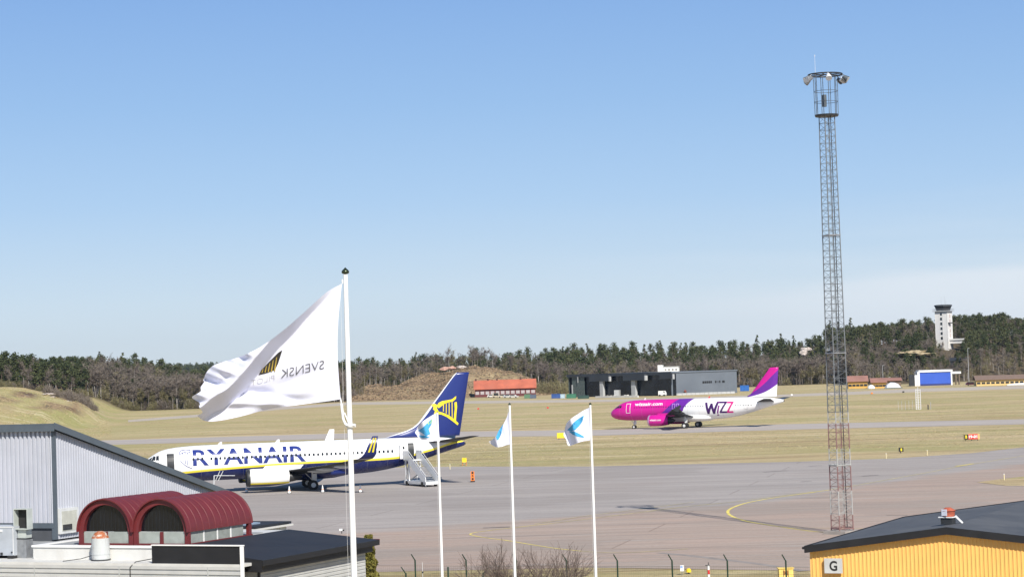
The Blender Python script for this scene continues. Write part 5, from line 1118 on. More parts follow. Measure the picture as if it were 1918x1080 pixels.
# barrel-vaulted rooflights
t = NT('red_painted_sheet'); c = t.mix(t.mr(t.noise(1.5, 5, .6), .35, .65), (.150, .021, .024), (.125, .018, .020)); c = t.mix(t.mr(t.noise(4, 5, .65), .6, .8, 0, .25), c, (.22, .06, .06)); MAROON = t.fin(c, .5)
BA = Vector((-20.57, 99.95, 5.46)); RB = 1.54; LEN = 5.4
TINT = mat('tinted_arch_glass', (.006, .007, .010), .12, var=.1); PALEG = mat('pale_window_pane', (.30, .33, .31), .1, var=.25, sc=1.2)
for i in (0, 1):
    o = BA + v_*(RB*2*i)
    bv = empty('barrel_rooflight', o, 0, ['dark red barrel-vaulted rooflight, the left one of the pair on the annex roof', 'dark red barrel-vaulted rooflight, the right one of the pair on the annex roof'][i], 'rooflight', 'twin dark red rooflights')
    def ap(a, r, d, z=.62): return v_*(RB-r*math.cos(a)) + u_*d + Vector((0, 0, z+r*math.sin(a)))
    mb = MB(); n = 30; ro, ri = RB, RB-.06
    mb.rings([[ap(math.pi*k/n, ro, d) for k in range(n+1)] for d in (-.18, LEN)], closed=False); mb.rings([[ap(math.pi*k/n, ri, d) for k in range(n+1)] for d in (LEN, -.18)], closed=False)
    mb.rings([[ap(math.pi*k/n, r, -.18) for k in range(n+1)] for r in (ri, ro)], closed=False, smooth=False); mb.build('vault', MAROON, bv)
    mb = MB()
    for j in range(11):
        d = .1+j*(LEN-.2)/10; m_ = [[ap(math.pi*k/n, ro+e_, d+w) for k in range(n+1)] for w, e_ in ((-.02, 0), (-.012, .014), (.012, .014), (.02, 0))]; mb.rings(m_, closed=False)
    mb.build('standing_seams', MAROON, bv)
    mb = MB(); mb.rings([[ap(math.pi*k/n, r, d) for k in range(n+1)] for r, d in ((ri, -.02), (ri-.24, -.02), (ri-.24, .22))], closed=False, smooth=False); mb.build('front_arch', MAROON, bv)
    mb = MB(); mb.add([ap(math.pi*k/n, ri-.2, .2) for k in range(n+1)], [tuple(range(n+1))[::-1]]); mb.build('arch_glazing', TINT, bv); mb = MB(); mb.add([ap(math.pi*k/n, ri, LEN-.02) for k in range(n+1)], [tuple(range(n+1))]); mb.build('arch_glazing', TINT, bv)
    mb = MB()
    for k in range(1, 12):
        x = -RB*.8+1.6*RB*k/12; mb.obox(v_*(RB+x)+u_*.19+Vector((0, 0, .62)), v_*.012, u_*.006, (0, 0, math.sqrt(max((ri-.22)**2-x*x, .01))))
    mb.build('glazing_bars', DARKM, bv)
    mb = MB()
    for s_ in (.02, RB-.07, RB*2-.26): mb.obox(v_*s_-u_*.02, v_*(.24 if s_ != RB-.07 else .14), u_*.14, (0, 0, .62))
    mb.obox(v_*.02-u_*.03, v_*(2*RB-.04), u_*.12, (0, 0, .09))
    if i == 1:
        mb.obox(v_*(2*RB-.18)+u_*LEN*.98, v_*.16, -u_*.25, (0, 0, .62)); mb.obox(v_*(2*RB-.16), u_*LEN, v_*.13, (0, 0, .09))
    mb.build('frame', MAROON, bv)
    mb = MB(); mb.obox(v_*.26+u_*.06+Vector((0, 0, .09)), v_*(RB-.36), u_*.02, (0, 0, .53)); mb.obox(v_*(RB+.08)+u_*.06+Vector((0, 0, .09)), v_*(RB-.36), u_*.02, (0, 0, .53)); mb.build('clerestory_pane', PALEG, bv)
    if i == 1:
        for j in range(4):
            mb = MB(); mb.obox(v_*(2*RB-.14)+u_*(.2+j*1.14)+Vector((0, 0, .09)), u_*1.06, v_*.03, (0, 0, .53)); pn = mb.build('clerestory_pane', PALEG, bv)
            mb = MB(); mb.obox(v_*(2*RB-.16)+u_*(.13+j*1.14)+Vector((0, 0, .09)), u_*.06, v_*.08, (0, 0, .53)); mb.build('mullion', WHITE, pn)
# rooftop plant
p = U0 - v_*1.75 + u_*.1
ac = empty('ventilation_unit', Vector((p.x, p.y, 4.87)), math.atan2(v_.y, v_.x), 'boxy grey rooftop air handling unit on black feet at the left edge beside the duct', 'ventilation unit')
mb = MB(); mb.box((-.6, .5, .82), (2.4, 1.1, 1.36)); cab = mb.build('cabinet', mat('unit_grey', (.42, .45, .49), .45, .1), ac)
mb = MB(); 
for x in (-.35, .58): mb.box((x, -.06, .82), (.03, .03, 1.3))
mb.box((-.6, -.06, 1.47), (2.42, .03, .05)); mb.box((-.15, -.07, 1.3), (.22, .03, .12)); mb.build('panel_trim', STEELW, cab)
mb = MB()
for x in (-1.5, -.5, .45): mb.box((x, .3, .07), (.3, .9, .14))
mb.build('feet', BLACK, ac); mb = MB(); mb.box((-.1, -.08, .22), (.12, .04, .12)); mb.box((.5, -.08, .30), (.06, .04, .06)); mb.build('latch', DARKM, cab)
p = U0 - v_*1.12 + u_*.15
du = empty('duct_hood', Vector((p.x, p.y, 4.87)), math.atan2(v_.y, v_.x), 'upright sheet-metal duct with a square open hood, against the grey hall', 'duct')
HOODM = mat('pale_green_grey_steel', (.52, .56, .53), .4, .2)
mb = MB(); mb.box((.22, .4, .45), (.56, .5, .9)); mb.build('lower_duct', GREYM, du); mb = MB(); mb.box((.24, .4, 1.12), (.46, .44, .46)); mb.build('upper_duct', HOODM, du); mb = MB(); mb.box((.22, .4, .91), (.6, .54, .05)); mb.build('joint_flange', DARKM, du)
mb = MB(); x0, x1, z0, z1, y0, y1 = -.12, .70, 1.35, 2.32, .02, .42; w = .04
mb.box(((x0+x1)/2, (y0+y1)/2, z0+w/2), (x1-x0, y1-y0, w)); mb.box(((x0+x1)/2, (y0+y1)/2, z1-w/2), (x1-x0, y1-y0, w)); mb.box((x0+w/2, (y0+y1)/2, (z0+z1)/2), (w, y1-y0, z1-z0-2*w)); mb.box((x1-w/2, (y0+y1)/2, (z0+z1)/2), (w, y1-y0, z1-z0-2*w)); mb.build('hood', HOODM, du)
mb = MB(); mb.box(((x0+x1)/2, y1-.05, (z0+z1)/2), (x1-x0-.1, .03, z1-z0-.1)); mb.box((.45, .3, 1.46), (.05, .3, .12)); mb.build('hood_shade', BLACK, du)  # black sheet put in for the shade deep inside the hood
p = G(185.5, 1050, 4.87)
ch2 = empty('roof_chimney', p, 0, 'short white cylindrical vent with rusty conical cap, in front of the dark red rooflights', 'vent stack')
t = NT('stained_white_steel'); X, Y, Z = t.xyz(); n = t.noise((6, 6, 2.2), 6, .65); c = t.mix(t.mr(n, .52, .68, 0, .75), (.50, .52, .52), (.30, .26, .22)); CHM = t.fin(c, .45)
t = NT('rusted_cap'); n = t.noise(5, 5, .6); c = t.mix(t.mr(n, .50, .58), (.36, .11, .04), (.50, .45, .40)); CAPM = t.fin(c, .7)
mb = MB(); mb.tube((0, .44, 0), (0, .44, .06), .45, .45, 24); mb.build('base_ring', DARKM, ch2); mb = MB(); mb.tube((0, .44, .06), (0, .44, 1.02), .42, .41, 24, cap=False); mb.tube((0, .44, .28), (0, .44, .33), .435, .435, 24); mb.build('drum', CHM, ch2); mb = MB(); mb.tube((0, .44, 1.02), (0, .44, 1.27), .41, .25, 24); mb.tube((0, .44, 1.27), (0, .44, 1.33), .25, .12, 24); mb.build('cap', CAPM, ch2)

# dark-roofed wing to the right
K0 = Vector((-11.62, 94.7, 0)); dk = empty('dark_roofed_wing', K0, 0, 'low building with blue-black roof and white ribbed wall, right of the dark red rooflights', 'building')
LW = 9.7
ribs(u_*LW, -u_, v_, LW, 0, 4.55, .165, .03, RIB, 'side_wall', dk)
mb = MB(); mb.obox(-v_*8, v_*8, u_*.05, (0, 0, 4.5)); mb.obox(-v_*8+u_*LW, v_*8, u_*.05, (0, 0, 4.5)); mb.build('end_wall', WCLAD, dk)
mb = MB(); P = [(-.4, .5, 4.97), (LW+.5, .5, 4.97), (LW-.6, -3.85, 5.55), (-.4, -3.85, 5.55)]; up = [u_*a+v_*b+Vector((0, 0, z)) for a, b, z in P]; lo = [x-Vector((0, 0, .10)) for x in up]; F8 = [(0, 1, 2, 3), (7, 6, 5, 4), (0, 4, 5, 1), (1, 5, 6, 2), (2, 6, 7, 3), (3, 7, 4, 0)]; mb.add(up+lo, F8)
P = [(4.9, -3.85, 5.55), (LW-.6, -3.85, 5.55), (LW-.6, -7, 5.1), (4.9, -7, 5.1)]; up = [u_*a+v_*b+Vector((0, 0, z)) for a, b, z in P]; lo = [x-Vector((0, 0, .10)) for x in up]; mb.add(up+lo, F8); mb.build('roof', DKROOF, dk)
mb = MB(); mb.obox(u_*-.42+v_*.50+Vector((0, 0, 4.72)), u_*(LW+.95), v_*.05, (0, 0, .25)); mb.obox(u_*-.42+v_*.30+Vector((0, 0, 4.42)), u_*(LW+.6), v_*.05, (0, 0, .28)); mb.obox(u_*-.46+v_*.50+Vector((0, 0, 4.45)), -v_*4.3, u_*.04, (0, 0, .55)); mb.build('fascia', BLKTRIM, dk)
mb = MB(); mb.obox(u_*(LW+.5)+v_*.52+Vector((0, 0, 4.84)), -v_*.35, u_*.1, (0, 0, .16)); mb.obox(u_*(LW+.1)+v_*.3+Vector((0, 0, 4.6)), -v_*.2, u_*.1, (0, 0, .2)); mb.build('gutter_end', mat('dark_red_brown', (.10, .02, .02), .5), dk)
mb = MB(); mb.obox(u_*3.4-v_*2.9+Vector((0, 0, 5.23)), u_*2.6, v_*.7, (0, 0, .09)); hs = mb.build('roof_hatch', BLKTRIM, dk); mb = MB(); mb.obox(u_*3.5-v_*2.8+Vector((0, 0, 5.32)), u_*2.4, v_*.5, (0, 0, .02)); mb.build('glass', mat('sky_lit_glass', (.25, .32, .42), .06), hs)
mb = MB(); mb.tube(v_*.12-u_*.1, v_*.12-u_*.1+Vector((0, 0, 4.4)), .07, .07, 8); mb.tube(v_*.12-u_*.1+Vector((0, 0, 4.4)), v_*.4-u_*.2+Vector((0, 0, 4.75)), .07, .07, 8); mb.build('downpipe', BLKTRIM, dk)
p = G(640, 994.5, 5.1); lp = empty('roof_lamp', p, 0, 'tiny white lamp standing on the far edge of the blue-black roof', 'lamp'); mb = MB(); mb.box((-.04, 0, .09), (.16, .1, .1)); mb.build('head', WHITE, lp); mb = MB(); mb.tube((0, 0, -.1), (0, 0, .05), .02, .02, 6); mb.box((.09, 0, .06), (.08, .08, .07)); mb.build('bracket', DARKM, lp)
q = G(478, 990, 5.0); rr_ = empty('far_flat_roof', (q.x, q.y, 0), 0, 'strip of a flat dark roof with pale rim sticking out behind the dark red rooflights', 'building')
mb = MB(); mb.obox(-v_*3+Vector((0, 0, 5.02)), v_*3, u_*3.7, (0, 0, .12)); mb.build('roof', DKROOF, rr_); mb = MB(); mb.obox(-v_*3.02-u_*.02+Vector((0, 0, 4.9)), v_*3.1, u_*3.8, (0, 0, .10)); mb.build('rim', OFFW, rr_); mb = MB(); mb.obox(-v_*2.8+u_*.1, v_*2.6, u_*3.4, (0, 0, 4.85)); mb.build('wall', WCLAD, rr_)
mb = MB(); mb.obox(-v_*1.6+u_*.6+Vector((0, 0, 5.14)), v_*.8, u_*1.2, (0, 0, .08)); mb.build('rooflight', mat('sky_lit_glass', (.25, .32, .42), .06), rr_)

# ------------------------------------------------------------------ perimeter fence
GREENP = mat('green_fence_steel', (.018, .045, .028), .45, var=.2)
F0 = Vector((-6.2, 121.7, 0)); Fd = Vector((4.6+6.2, 117.6-121.7, 0)).normalized()
def on_line(px, O, d): # point of a fence line seen at px (ground plan)
    k = (px-959)/4000; s = (k*O.y-O.x)/(d.x-k*d.y); return O + d*s
fe = empty('perimeter_fence', F0, 0, 'long green steel airfield fence with barbed-wire arms along the bottom edge', 'fence')
xsf = [660, 755, 850, 944, 1037, 1132, 1234, 1337, 1446, 1555, 1665]
P = [on_line(x+7, F0, Fd)-F0 for x in xsf]
for q in P:
    mb = MB(); mb.tube(q, q+Vector((0, 0, 2.38)), .045, .045, 8); mb.tube(q+Vector((0, 0, 2.36)), q+Vector((-.20, -.12, 2.72)), .035, .03, 6); mb.build('post', GREENP, fe)
mb = MB()
for a, b in zip(P, P[1:]):
    for z in [.05+.4*k for k in range(6)]: mb.tube(a+Vector((0, -.05, z)), b+Vector((0, -.05, z)), .006, .006, 4, cap=False)
    n = 24
    for k in range(n): c1, c2 = a.lerp(b, k/n), a.lerp(b, (k+1)/n); mb.tube(c1+Vector((0, -.05, .05)), c1+Vector((0, -.05, 2.1)), .0025, .0025, 3, cap=False)
mb.build('mesh', GREENP, fe); mb = MB()
for a, b in zip(P, P[1:]):
    for k in range(3): o2 = Vector((-.06-.06*k, -.04-.035*k, 2.46+.11*k)); mb.tube(a+o2, b+o2, .004, .004, 4, cap=False)
mb.build('barbed_wire', GREYM, fe)
f2 = F0+Vector((0, -5, 0)); fe2 = empty('gate_fence', f2, 0, 'short inner green fence with outward-leaning post arms, left of the first bare bush', 'fence')
for x, zt, arm in ((744, 2.1, -1), (823, 2.45, 0), (888, 2.1, 1)):
    q = on_line(x, f2, Fd)-f2; mb = MB(); mb.tube(q, q+Vector((0, 0, zt)), .05, .045, 8)
    if arm: mb.tube(q+Vector((0, 0, zt-.02)), q+Vector((arm*.24 if arm < 0 else .34, -.08, zt+.36)), .035, .028, 6)
    mb.build('post', GREENP, fe2)
mb = MB(); a, b = on_line(744, f2, Fd)-f2, on_line(888, f2, Fd)-f2
for z in (.2, .9, 1.5): mb.tube(a+Vector((0, 0, z)), b+Vector((0, 0, z)), .012, .012, 4)
mb.build('rail', GREENP, fe2)
q = on_line(825, f2, Fd)-f2; mb = MB()
for k in range(10): a0, a1 = math.pi*k/10, math.pi*(k+1)/10; mb.tube(q+Vector((.28*math.cos(a0), -.1, 1.55+.28*math.sin(a0))), q+Vector((.28*math.cos(a1), -.1, 1.55+.28*math.sin(a1))), .03, .03, 6)
mb.build('gate_wheel', GREENP, fe2)
p = A(748+43, 1052, 118); th_ = empty('thin_rod', (p.x, p.y, 0), 0, 'thin pale vertical rod with a small dark clamp between the fence posts', 'rod'); mb = MB(); mb.tube((0, 0, 0), (0, 0, p.z), .014, .012, 6); mb.build('rod', STEELW, th_); mb = MB(); mb.box((0, 0, p.z-.55), (.09, .06, .09)); mb.build('clamp', DARKM, th_)

# ------------------------------------------------------------------ small things in the grass strip
p = G(1278, 1076, .0); p2 = Vector((p.x, p.y, 0)); e = empty('notice_board', p2, 0, 'small white and blue notice board behind the fence, left of the yellow one', 'sign')
mb = MB(); mb.box((0, 0, .42), (.23, .04, .36)); b1 = mb.build('panel', WHITE, e); mb = MB(); mb.box((-.03, -.025, .50), (.14, .01, .13)); mb.build('blue_field', mat('pale_blue', (.28, .42, .75), .5), b1); mb = MB(); mb.tube((0, .03, 0), (0, .03, .3), .02, .02, 6); mb.build('leg', GREYM, e)
p = G(1290, 1073.5, 0); e = empty('yellow_marker', p, 0, 'low rounded yellow marker light in the grass right of the white notice board', 'marker'); mb = MB(); mb.tube((0, 0, .1), (0, 0, .28), .17, .15, 14); mb.tube((0, 0, .28), (0, 0, .34), .15, .05, 14); mb.build('dome', YSIGN, e); mb = MB(); mb.tube((0, 0, 0), (0, 0, .1), .06, .06, 8); mb.build('stem', DARKM, e)
p = G(1328, 1090, 0); e = empty('wind_sensor', p, 0, 'red and white striped post with small sensor arms next to a fence post', 'post')
for k in range(4): mb = MB(); mb.tube((0, 0, .25*k), (0, 0, .25*k+.25), .07, .07, 10); mb.build('band', [RED, WHITE][k % 2], e)
mb = MB(); mb.box((-.05, 0, 1.02), (.28, .05, .04)); mb.box((.02, 0, .93), (.08, .08, .12)); mb.tube((0, 0, 1.0), (0, 0, 1.2), .025, .02, 6); mb.build('sensor_arm', DARKM, e)
p = G(1474, 1100, 0); e = empty('yellow_cabinet', p, .05, 'pale yellow equipment cabinet with brown lettering beside the yellow shed', 'cabinet')
mb = MB(); mb.box((0, .3, .55), (.82, .5, 1.1)); b1 = mb.build('body', mat('pale_yellow_paint', (.78, .56, .16), .45), e); mb = MB(); mb.box((0, .3, 1.12), (.92, .6, .05)); mb.build('lid', mat('pale_yellow_paint', (.78, .56, .16), .45), e)
mb = MB(); mb.box((-.17, .04, .5), (.02, .02, 1.0)); mb.box((.12, .04, .5), (.02, .02, 1.0)); mb.build('door_seam', DARKM, b1)
place_glyphs(text_mesh('M', 1, .02), (-.17, .12, .72, 1.0), lambda x, y: (x, .036, y), 'letter', mat('brown_print', (.35, .15, .03), .6), b1, 0)

# ------------------------------------------------------------------ bare bushes and thuja
def bare_bush(p, h, w, seed, label):
    rg = random.Random(seed); mb = MB(); tw = MB()
    def grow(a, d, L, r, lvl):
        n = 3; q = a
        for k in range(n):
            d = (d + Vector((rg.gauss(0, .13), rg.gauss(0, .13), rg.gauss(0.03, .08)))).normalized(); b = q + d*L/n; (mb if lvl < 2 else tw).tube(q, b, r*(1-.25*k/n), r*(1-.25*(k+1)/n), 5 if lvl < 2 else 3, cap=False); q = b
            if lvl < 5:
                for _ in range(2 if lvl < 3 else 1):
                    e_ = (d + Vector((rg.gauss(0, .55), rg.gauss(0, .55), rg.gauss(.1, .35)))).normalized(); grow(q, e_, L*rg.uniform(.5, .75), r*.55, lvl+1) if rg.random() < (.8 if lvl < 3 else .62) else None
        if lvl < 5: grow(q, (d+Vector((rg.gauss(0, .3), rg.gauss(0, .3), .1))).normalized(), L*.7, r*.7, lvl+1)
    for k in range(7):
        a = 2*math.pi*k/7+rg.uniform(-.3, .3); s = rg.uniform(.1, .6)*w/h; grow(Vector((math.cos(a)*.15, math.sin(a)*.15, 0)), Vector((math.cos(a)*s, math.sin(a)*s, 1)).normalized(), h*.36, .045, 1)
    e = empty('bare_bush', p, 0, label, 'bush', 'leafless bushes by the fence'); TW = mat('grey_brown_twigs', (.17, .13, .11), .8, var=.3, sc=3)
    mb.build('trunk', TW, e); tw.build('crown', TW, e); return e
p = A(938, 1100, 108); bare_bush((p.x, p.y, 0), 4.6, 2.4, 5, 'leafless spreading bush behind the middle small flagpole'); p = A(1040, 1100, 108); bare_bush((p.x, p.y, 0), 4.5, 2.6, 11, 'leafless bush with a darker central stem between the two right-hand small flagpoles')
p = A(693, 1100, 114); rg = random.Random(9); V, F = leaf_cloud(rg, 5200, lambda: (lambda z, a, r: (math.cos(a)*r, math.sin(a)*r, z))(*(lambda z: (z, rg.uniform(0, 6.28), (.12+.52*(1-z/4.45)**.75)*(rg.random()**.4)*(1+.2*math.sin(z*9))))(rg.uniform(.1, 4.4))), .13, 1.5)
M_TH = leafmat('thuja_scales', (.13, .13, .030), (.21, .17, .04), (.085, .085, .02), sc=2)
tj = empty('thuja_tree', (p.x, p.y, 0), 0, 'slim yellow-green conifer at the right end of the blue-black roofed building', 'tree'); mb = MB(); mb.add(V, F); mb.build('crown', M_TH, tj); mb = MB(); mb.tube((0, 0, 0), (0, 0, 3.6), .09, .03, 8); mb.build('trunk', M_BARK, tj)
# ------------------------------------------------------------------ far side of the airfield
def hyp(px): return 540 + 4000*math.tan(PITCH) - math.tan(ROLL)*(px-959)
def zat(px, py, Y): return A(px, py, Y).z
# hangar with three open bays, its corner towards the camera
a_, b_, c_ = G(1065, 743.5), G(1258, 740.5), G(1374, 734)
hd = (b_-a_); HL = hd.length; hd.normalize(); hs_ = Vector((-hd.y, hd.x, 0)); HD = (lambda B, k: (k*B.y-B.x)/(hs_.x-k*hs_.y))(a_+hd*HL, (1374-959)/4000)
HZ = zat(1258, 696, b_.y)
hg = empty('hangar', (a_.x, a_.y, 0), 0, 'wide black hangar with grey metal side wall, behind the pink airliner', 'hangar')
HBLK = mat('black_hangar_steel', (.032, .038, .048), .5, var=.2, sc=.1); HGREY = mat('grey_hangar_steel', (.205, .225, .25), .5, var=.08, sc=.1); HCOL = mat('pale_grey_column', (.42, .43, .44), .6, var=.08)
t = NT('ribbed_grey_steel'); X, Y, Z = t.xyz(); w = t.n('ShaderNodeTexWave'); w.inputs['Scale'].default_value = .9; t.l(t.tc.outputs['Object'], w.inputs['Vector']); c = t.mix(t.mr(t.noise(.08, 4, .6), .35, .65), (.150, .172, .205), (.125, .145, .175)); t.bump(w.outputs[1], .05, .6); HGREY = t.fin(c, .5)
mb = MB(); mb.obox(hd*HL+hs_*.2, hs_*(HD-.2), -hd*.3, (0, 0, HZ-.5)); mb.obox(hs_*(HD-.3), hd*(HL-.31), hs_*.3, (0, 0, HZ-.5)); mb.build('side_wall', HGREY, hg)
mb = MB(); mb.obox(hs_*.2, hs_*(HD-.6), hd*.3, (0, 0, HZ-.5)); mb.build('left_wall', mat('green_grey_glazing', (.085, .11, .11), .25), hg)
mb = MB(); mb.obox(hs_*-.3-hd*.3+Vector((0, 0, HZ-.5)), hd*(HL+.6), hs_*(HD+.6), (0, 0, .5)); mb.build('roof', HGREY, hg)
mb = MB(); mb.obox(-hd*.4-hs_*.5+Vector((0, 0, HZ-1.15)), hd*(HL+.8), hs_*.4, (0, 0, 1.25)); mb.obox(hs_*.1, hd*(HL-.3), hs_*.3, (0, 0, .01)); mb.build('parapet', HBLK, hg)
def hs_px(px): k = (px-959)/4000; return (k*a_.y-a_.x)/(hd.x-k*hd.y)
for x0, x1, dz, pr in ((1102, 1139, 3.2, 1.0), (1167, 1207, 3.2, 1.4), (1234, 1257.5, 2.9, .8)):
    mb = MB(); s0, s1 = hs_px(x0), hs_px(x1); mb.obox(hd*s0-hs_*(.5+pr)+Vector((0, 0, HZ-dz)), hd*(s1-s0), hs_*(pr-.02), (0, 0, dz-.35)); f_ = mb.build('door_header', HBLK, hg); mb = MB(); mb.obox(hd*(s1+.02)-hs_*(.5+pr)+Vector((0, 0, HZ-dz-.1)), hd*.6, hs_*(pr-.02), (0, 0, 2.1)); mb.build('white_end', HCOL, f_)
for x0, x1 in ((1120.5, 1126.5), (1179.5, 1187)):
    s0, s1 = hs_px(x0), hs_px(x1); mb = MB(); mb.obox(hd*s0-hs_*1.1, hd*(s1-s0), hs_*1.2, (0, 0, HZ-2.8)); mb.build('column', HCOL, hg)
mb = MB(); mb.obox(hd*hs_px(1065)+hs_*.12, hd*(hs_px(1088)-hs_px(1065)), hs_*.2, (0, 0, HZ-1.1)); mb.build('glazed_bay', mat('green_grey_glazing', (.085, .11, .11), .25), hg); mb = MB(); mb.obox(hd*hs_px(1077.5)-hs_*.55+Vector((0, 0, HZ-3.6)), hd*.5, hs_*.1, (0, 0, 2.6)); mb.obox(hd*hs_px(1065)-hs_*.2, hd*.7, hs_*.2, (0, 0, HZ-4.5)); mb.build('white_strip', HCOL, hg)
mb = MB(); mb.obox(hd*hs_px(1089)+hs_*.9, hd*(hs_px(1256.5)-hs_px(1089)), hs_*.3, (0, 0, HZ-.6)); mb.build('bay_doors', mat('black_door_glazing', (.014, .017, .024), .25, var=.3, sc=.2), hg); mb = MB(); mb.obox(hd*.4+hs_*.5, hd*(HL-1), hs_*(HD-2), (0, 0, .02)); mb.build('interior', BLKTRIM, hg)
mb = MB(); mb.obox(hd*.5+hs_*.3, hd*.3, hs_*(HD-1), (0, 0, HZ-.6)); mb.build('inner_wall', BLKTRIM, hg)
Bh = a_+hd*HL
def s2_px(px): k = (px-959)/4000; return (k*Bh.y-Bh.x)/(hs_.x-k*hs_.y)
for x0, x1 in ((1309.5, 1313), (1313.8, 1317), (1317.8, 1320.5), (1321.3, 1324), (1324.6, 1327.2), (1333, 1335.6), (1338, 1339), (1340.8, 1343), (1346.5, 1351)):
    mb = MB(); mb.obox(hd*HL+hs_*s2_px(x0)+hd*.02+Vector((0, 0, 4.6)), hs_*(s2_px(x1)-s2_px(x0)), hd*.05, (0, 0, .9)); mb.build('wall_sign_letter', BLKTRIM, hg)
# things in front of the hangar
def boxy(name, px0, px1, pyt, pyb, depth, m, label, cat, group=None, parts=None, z0=.0):
    p = G((px0+px1)/2, pyb); w = (px1-px0)*p.y/4000; h = (pyb-pyt)*p.y/4000; e = empty(name, p, -.3, label, cat, group); return e, w, h
def container(px0, px1, pyt, pyb, m, label, rz=-.15):
    p = G((px0+px1)/2, pyb); w = (px1-px0)*p.y/4000; h = (pyb-pyt)*p.y/4000; e = empty('shipping_container', p, rz, label, 'container', 'containers by the hangar'); mb = MB()
    n = max(int(w/.55), 4)
    for k in range(n): mb.box((-w/2+w*(k+.5)/n, -1.2-(.04 if k % 2 else 0), h/2), (w/n, .06, h*.94))
    mb.box((0, 0, h/2), (w, 2.36, h*.98)); mb.build('body', m, e); mb = MB()
    for x in (-w/2, w/2): mb.box((x, -1.22, h/2), (.18, .2, h))
    mb.box((0, -1.22, h-.08), (w, .2, .16)); mb.build('frame', m, e); return e
CG = mat('green_container_paint', (.04, .16, .10), .5, var=.15, sc=.4); CB = mat('blue_container_paint', (.03, .08, .26), .5, var=.15, sc=.4); CDG = mat('dark_green_paint', (.03, .07, .06), .5, var=.15, sc=.4)
container(1062, 1079, 737, 745.5, CG, 'green container at the left front corner of the black hangar'); container(1083, 1103, 740, 746, CDG, 'low dark green container in front of the glazed hangar bay')
container(1034, 1050, 737, 745.5, CB, 'dark blue container standing left of the black hangar'); container(1051, 1058, 737.5, 745.5, mat('pale_blue_container', (.40, .52, .60), .5), 'small pale blue container between the dark blue and the green one')
container(983, 994, 737.5, 745.5, mat('faded_green_container', (.10, .20, .12), .6), 'faded green container near the red-roofed house'); container(994, 1004, 738, 745.5, mat('grey_blue_container', (.09, .12, .17), .6), 'dark grey-blue container right of the faded green one')
container(1387, 1403, 721, 732, mat('bright_blue_container', (.02, .12, .42), .5), 'bright blue container right of the grey hangar wall')
e, w, h = boxy('box_trailer', 1152, 1161, 730, 742.5, 3, None, 'pale box trailer parked in the middle hangar bay', 'trailer'); mb = MB(); mb.box((0, 0, h*.58), (w, 3, h*.84)); mb.build('box', HCOL, e); mb = MB(); [mb.tube((x, -1.3, .45), (x, -.9, .45), .45, .45, 12) for x in (-w*.3, w*.3)]; mb.build('wheel', BLACK, e)
e, w, h = boxy('white_van', 1234, 1248, 731.5, 741.5, 2, None, 'white van parked at the right-hand hangar bay', 'van')
mb = MB(); mb.prism([(-w/2, -1, .45), (w/2, -1, .45), (w/2, -1, h*.55), (w*.36, -1, h), (-w/2, -1, h)], (0, 1, 0), 2); mb.build('body', WHITE, e); mb = MB(); mb.prism([(w*.22, -1.03, h*.6), (w*.42, -1.03, h*.6), (w*.33, -1.03, h*.92), (w*.22, -1.03, h*.92)], (0, 1, 0), .02); mb.build('window', GLASSD, e); mb = MB(); [mb.tube((x, -1.05, .42), (x, -.8, .42), .42, .42, 12) for x in (-w*.3, w*.3)]; mb.build('wheel', BLACK, e)
e, w, h = boxy('farm_tractor', 1268, 1287, 728, 739.5, 2, None, 'rust-red machine parked at the corner of the grey hangar wall', 'machine')
RB_ = mat('rust_red_machine', (.25, .07, .045), .6, var=.3, sc=.5); mb = MB(); mb.box((0, 0, h*.5), (w*.9, 2, h*.45)); mb.box((-w*.1, 0, h*.82), (w*.4, 1.8, h*.35)); mb.box((w*.3, 0, h*.75), (w*.2, 1.4, h*.2)); mb.build('body', RB_, e); mb = MB(); [mb.tube((x, -1.2, h*.28), (x, -.8, h*.28), h*.28, h*.28, 14) for x in (-w*.3, w*.28)]; mb.build('wheel', BLACK, e)
p = G(1145, 744.5); e = empty('barrier_wall', p, math.atan2(hd.y, hd.x), 'long low white concrete barrier in front of the hangar bays', 'barrier'); mb = MB()
for k in range(16): mb.box((-9+k*1.65*1.0, 0, .4), (1.55, .6, .8+.1*(k % 3)))
mb.build('blocks', OFFW, e)
p = G(1300, 739); e = empty('barrier_wall', p, math.atan2(hs_.y, hs_.x)-.5, 'pale low barrier along the foot of the grey hangar wall', 'barrier'); mb = MB()
for k in range(14): mb.box((-8+k*1.9, 0, .45), (1.8, .6, .9))
mb.build('blocks', HCOL, e)
for i, (px, py, lab) in enumerate([(1135, 744, 'low pile of pale building debris left of the middle hangar column'), (1167, 743, 'small white site hut piece between the trailer and the hangar column')]):
    p = G(px, py); e = empty('debris_pile', p, 0, lab, 'pile'); mb = MB(); rg = random.Random(i)
    for k in range(14): mb.box((rg.gauss(0, 1.3), rg.gauss(0, .6), rg.uniform(.1, .7)), (rg.uniform(.4, 1.2), .6, rg.uniform(.2, .7)), rz=rg.uniform(0, 3))
    mb.build('pieces', OFFW if i else mat('debris_beige', (.36, .32, .26), .9), e)
# white building up behind the hangar roof
Yb = 1010; p = A(1252, 700, Yb); wb = empty('white_building', (p.x, p.y, 0), -.2, 'white flat-roofed building rising just behind the hangar roof', 'building')
zt = zat(1245, 683, Yb); mb = MB(); mb.box((-3.6, 0, zt/2), (2.3, 4, zt)); mb.box((1.3, 1, zt*.5-.5), (7.4, 4, zt-1)); mb.build('wall', WHITE, wb); mb = MB(); mb.box((1.3, 1, zt-.9), (7.8, 4.4, .25)); mb.build('roof', HCOL, wb)
mb = MB(); [mb.box((-1.2+k*1.7, -1.02, zt-2.3), (.9, .06, .8)) for k in range(4)]; mb.build('window', mat('grey_glass', (.25, .24, .22), .3), wb)
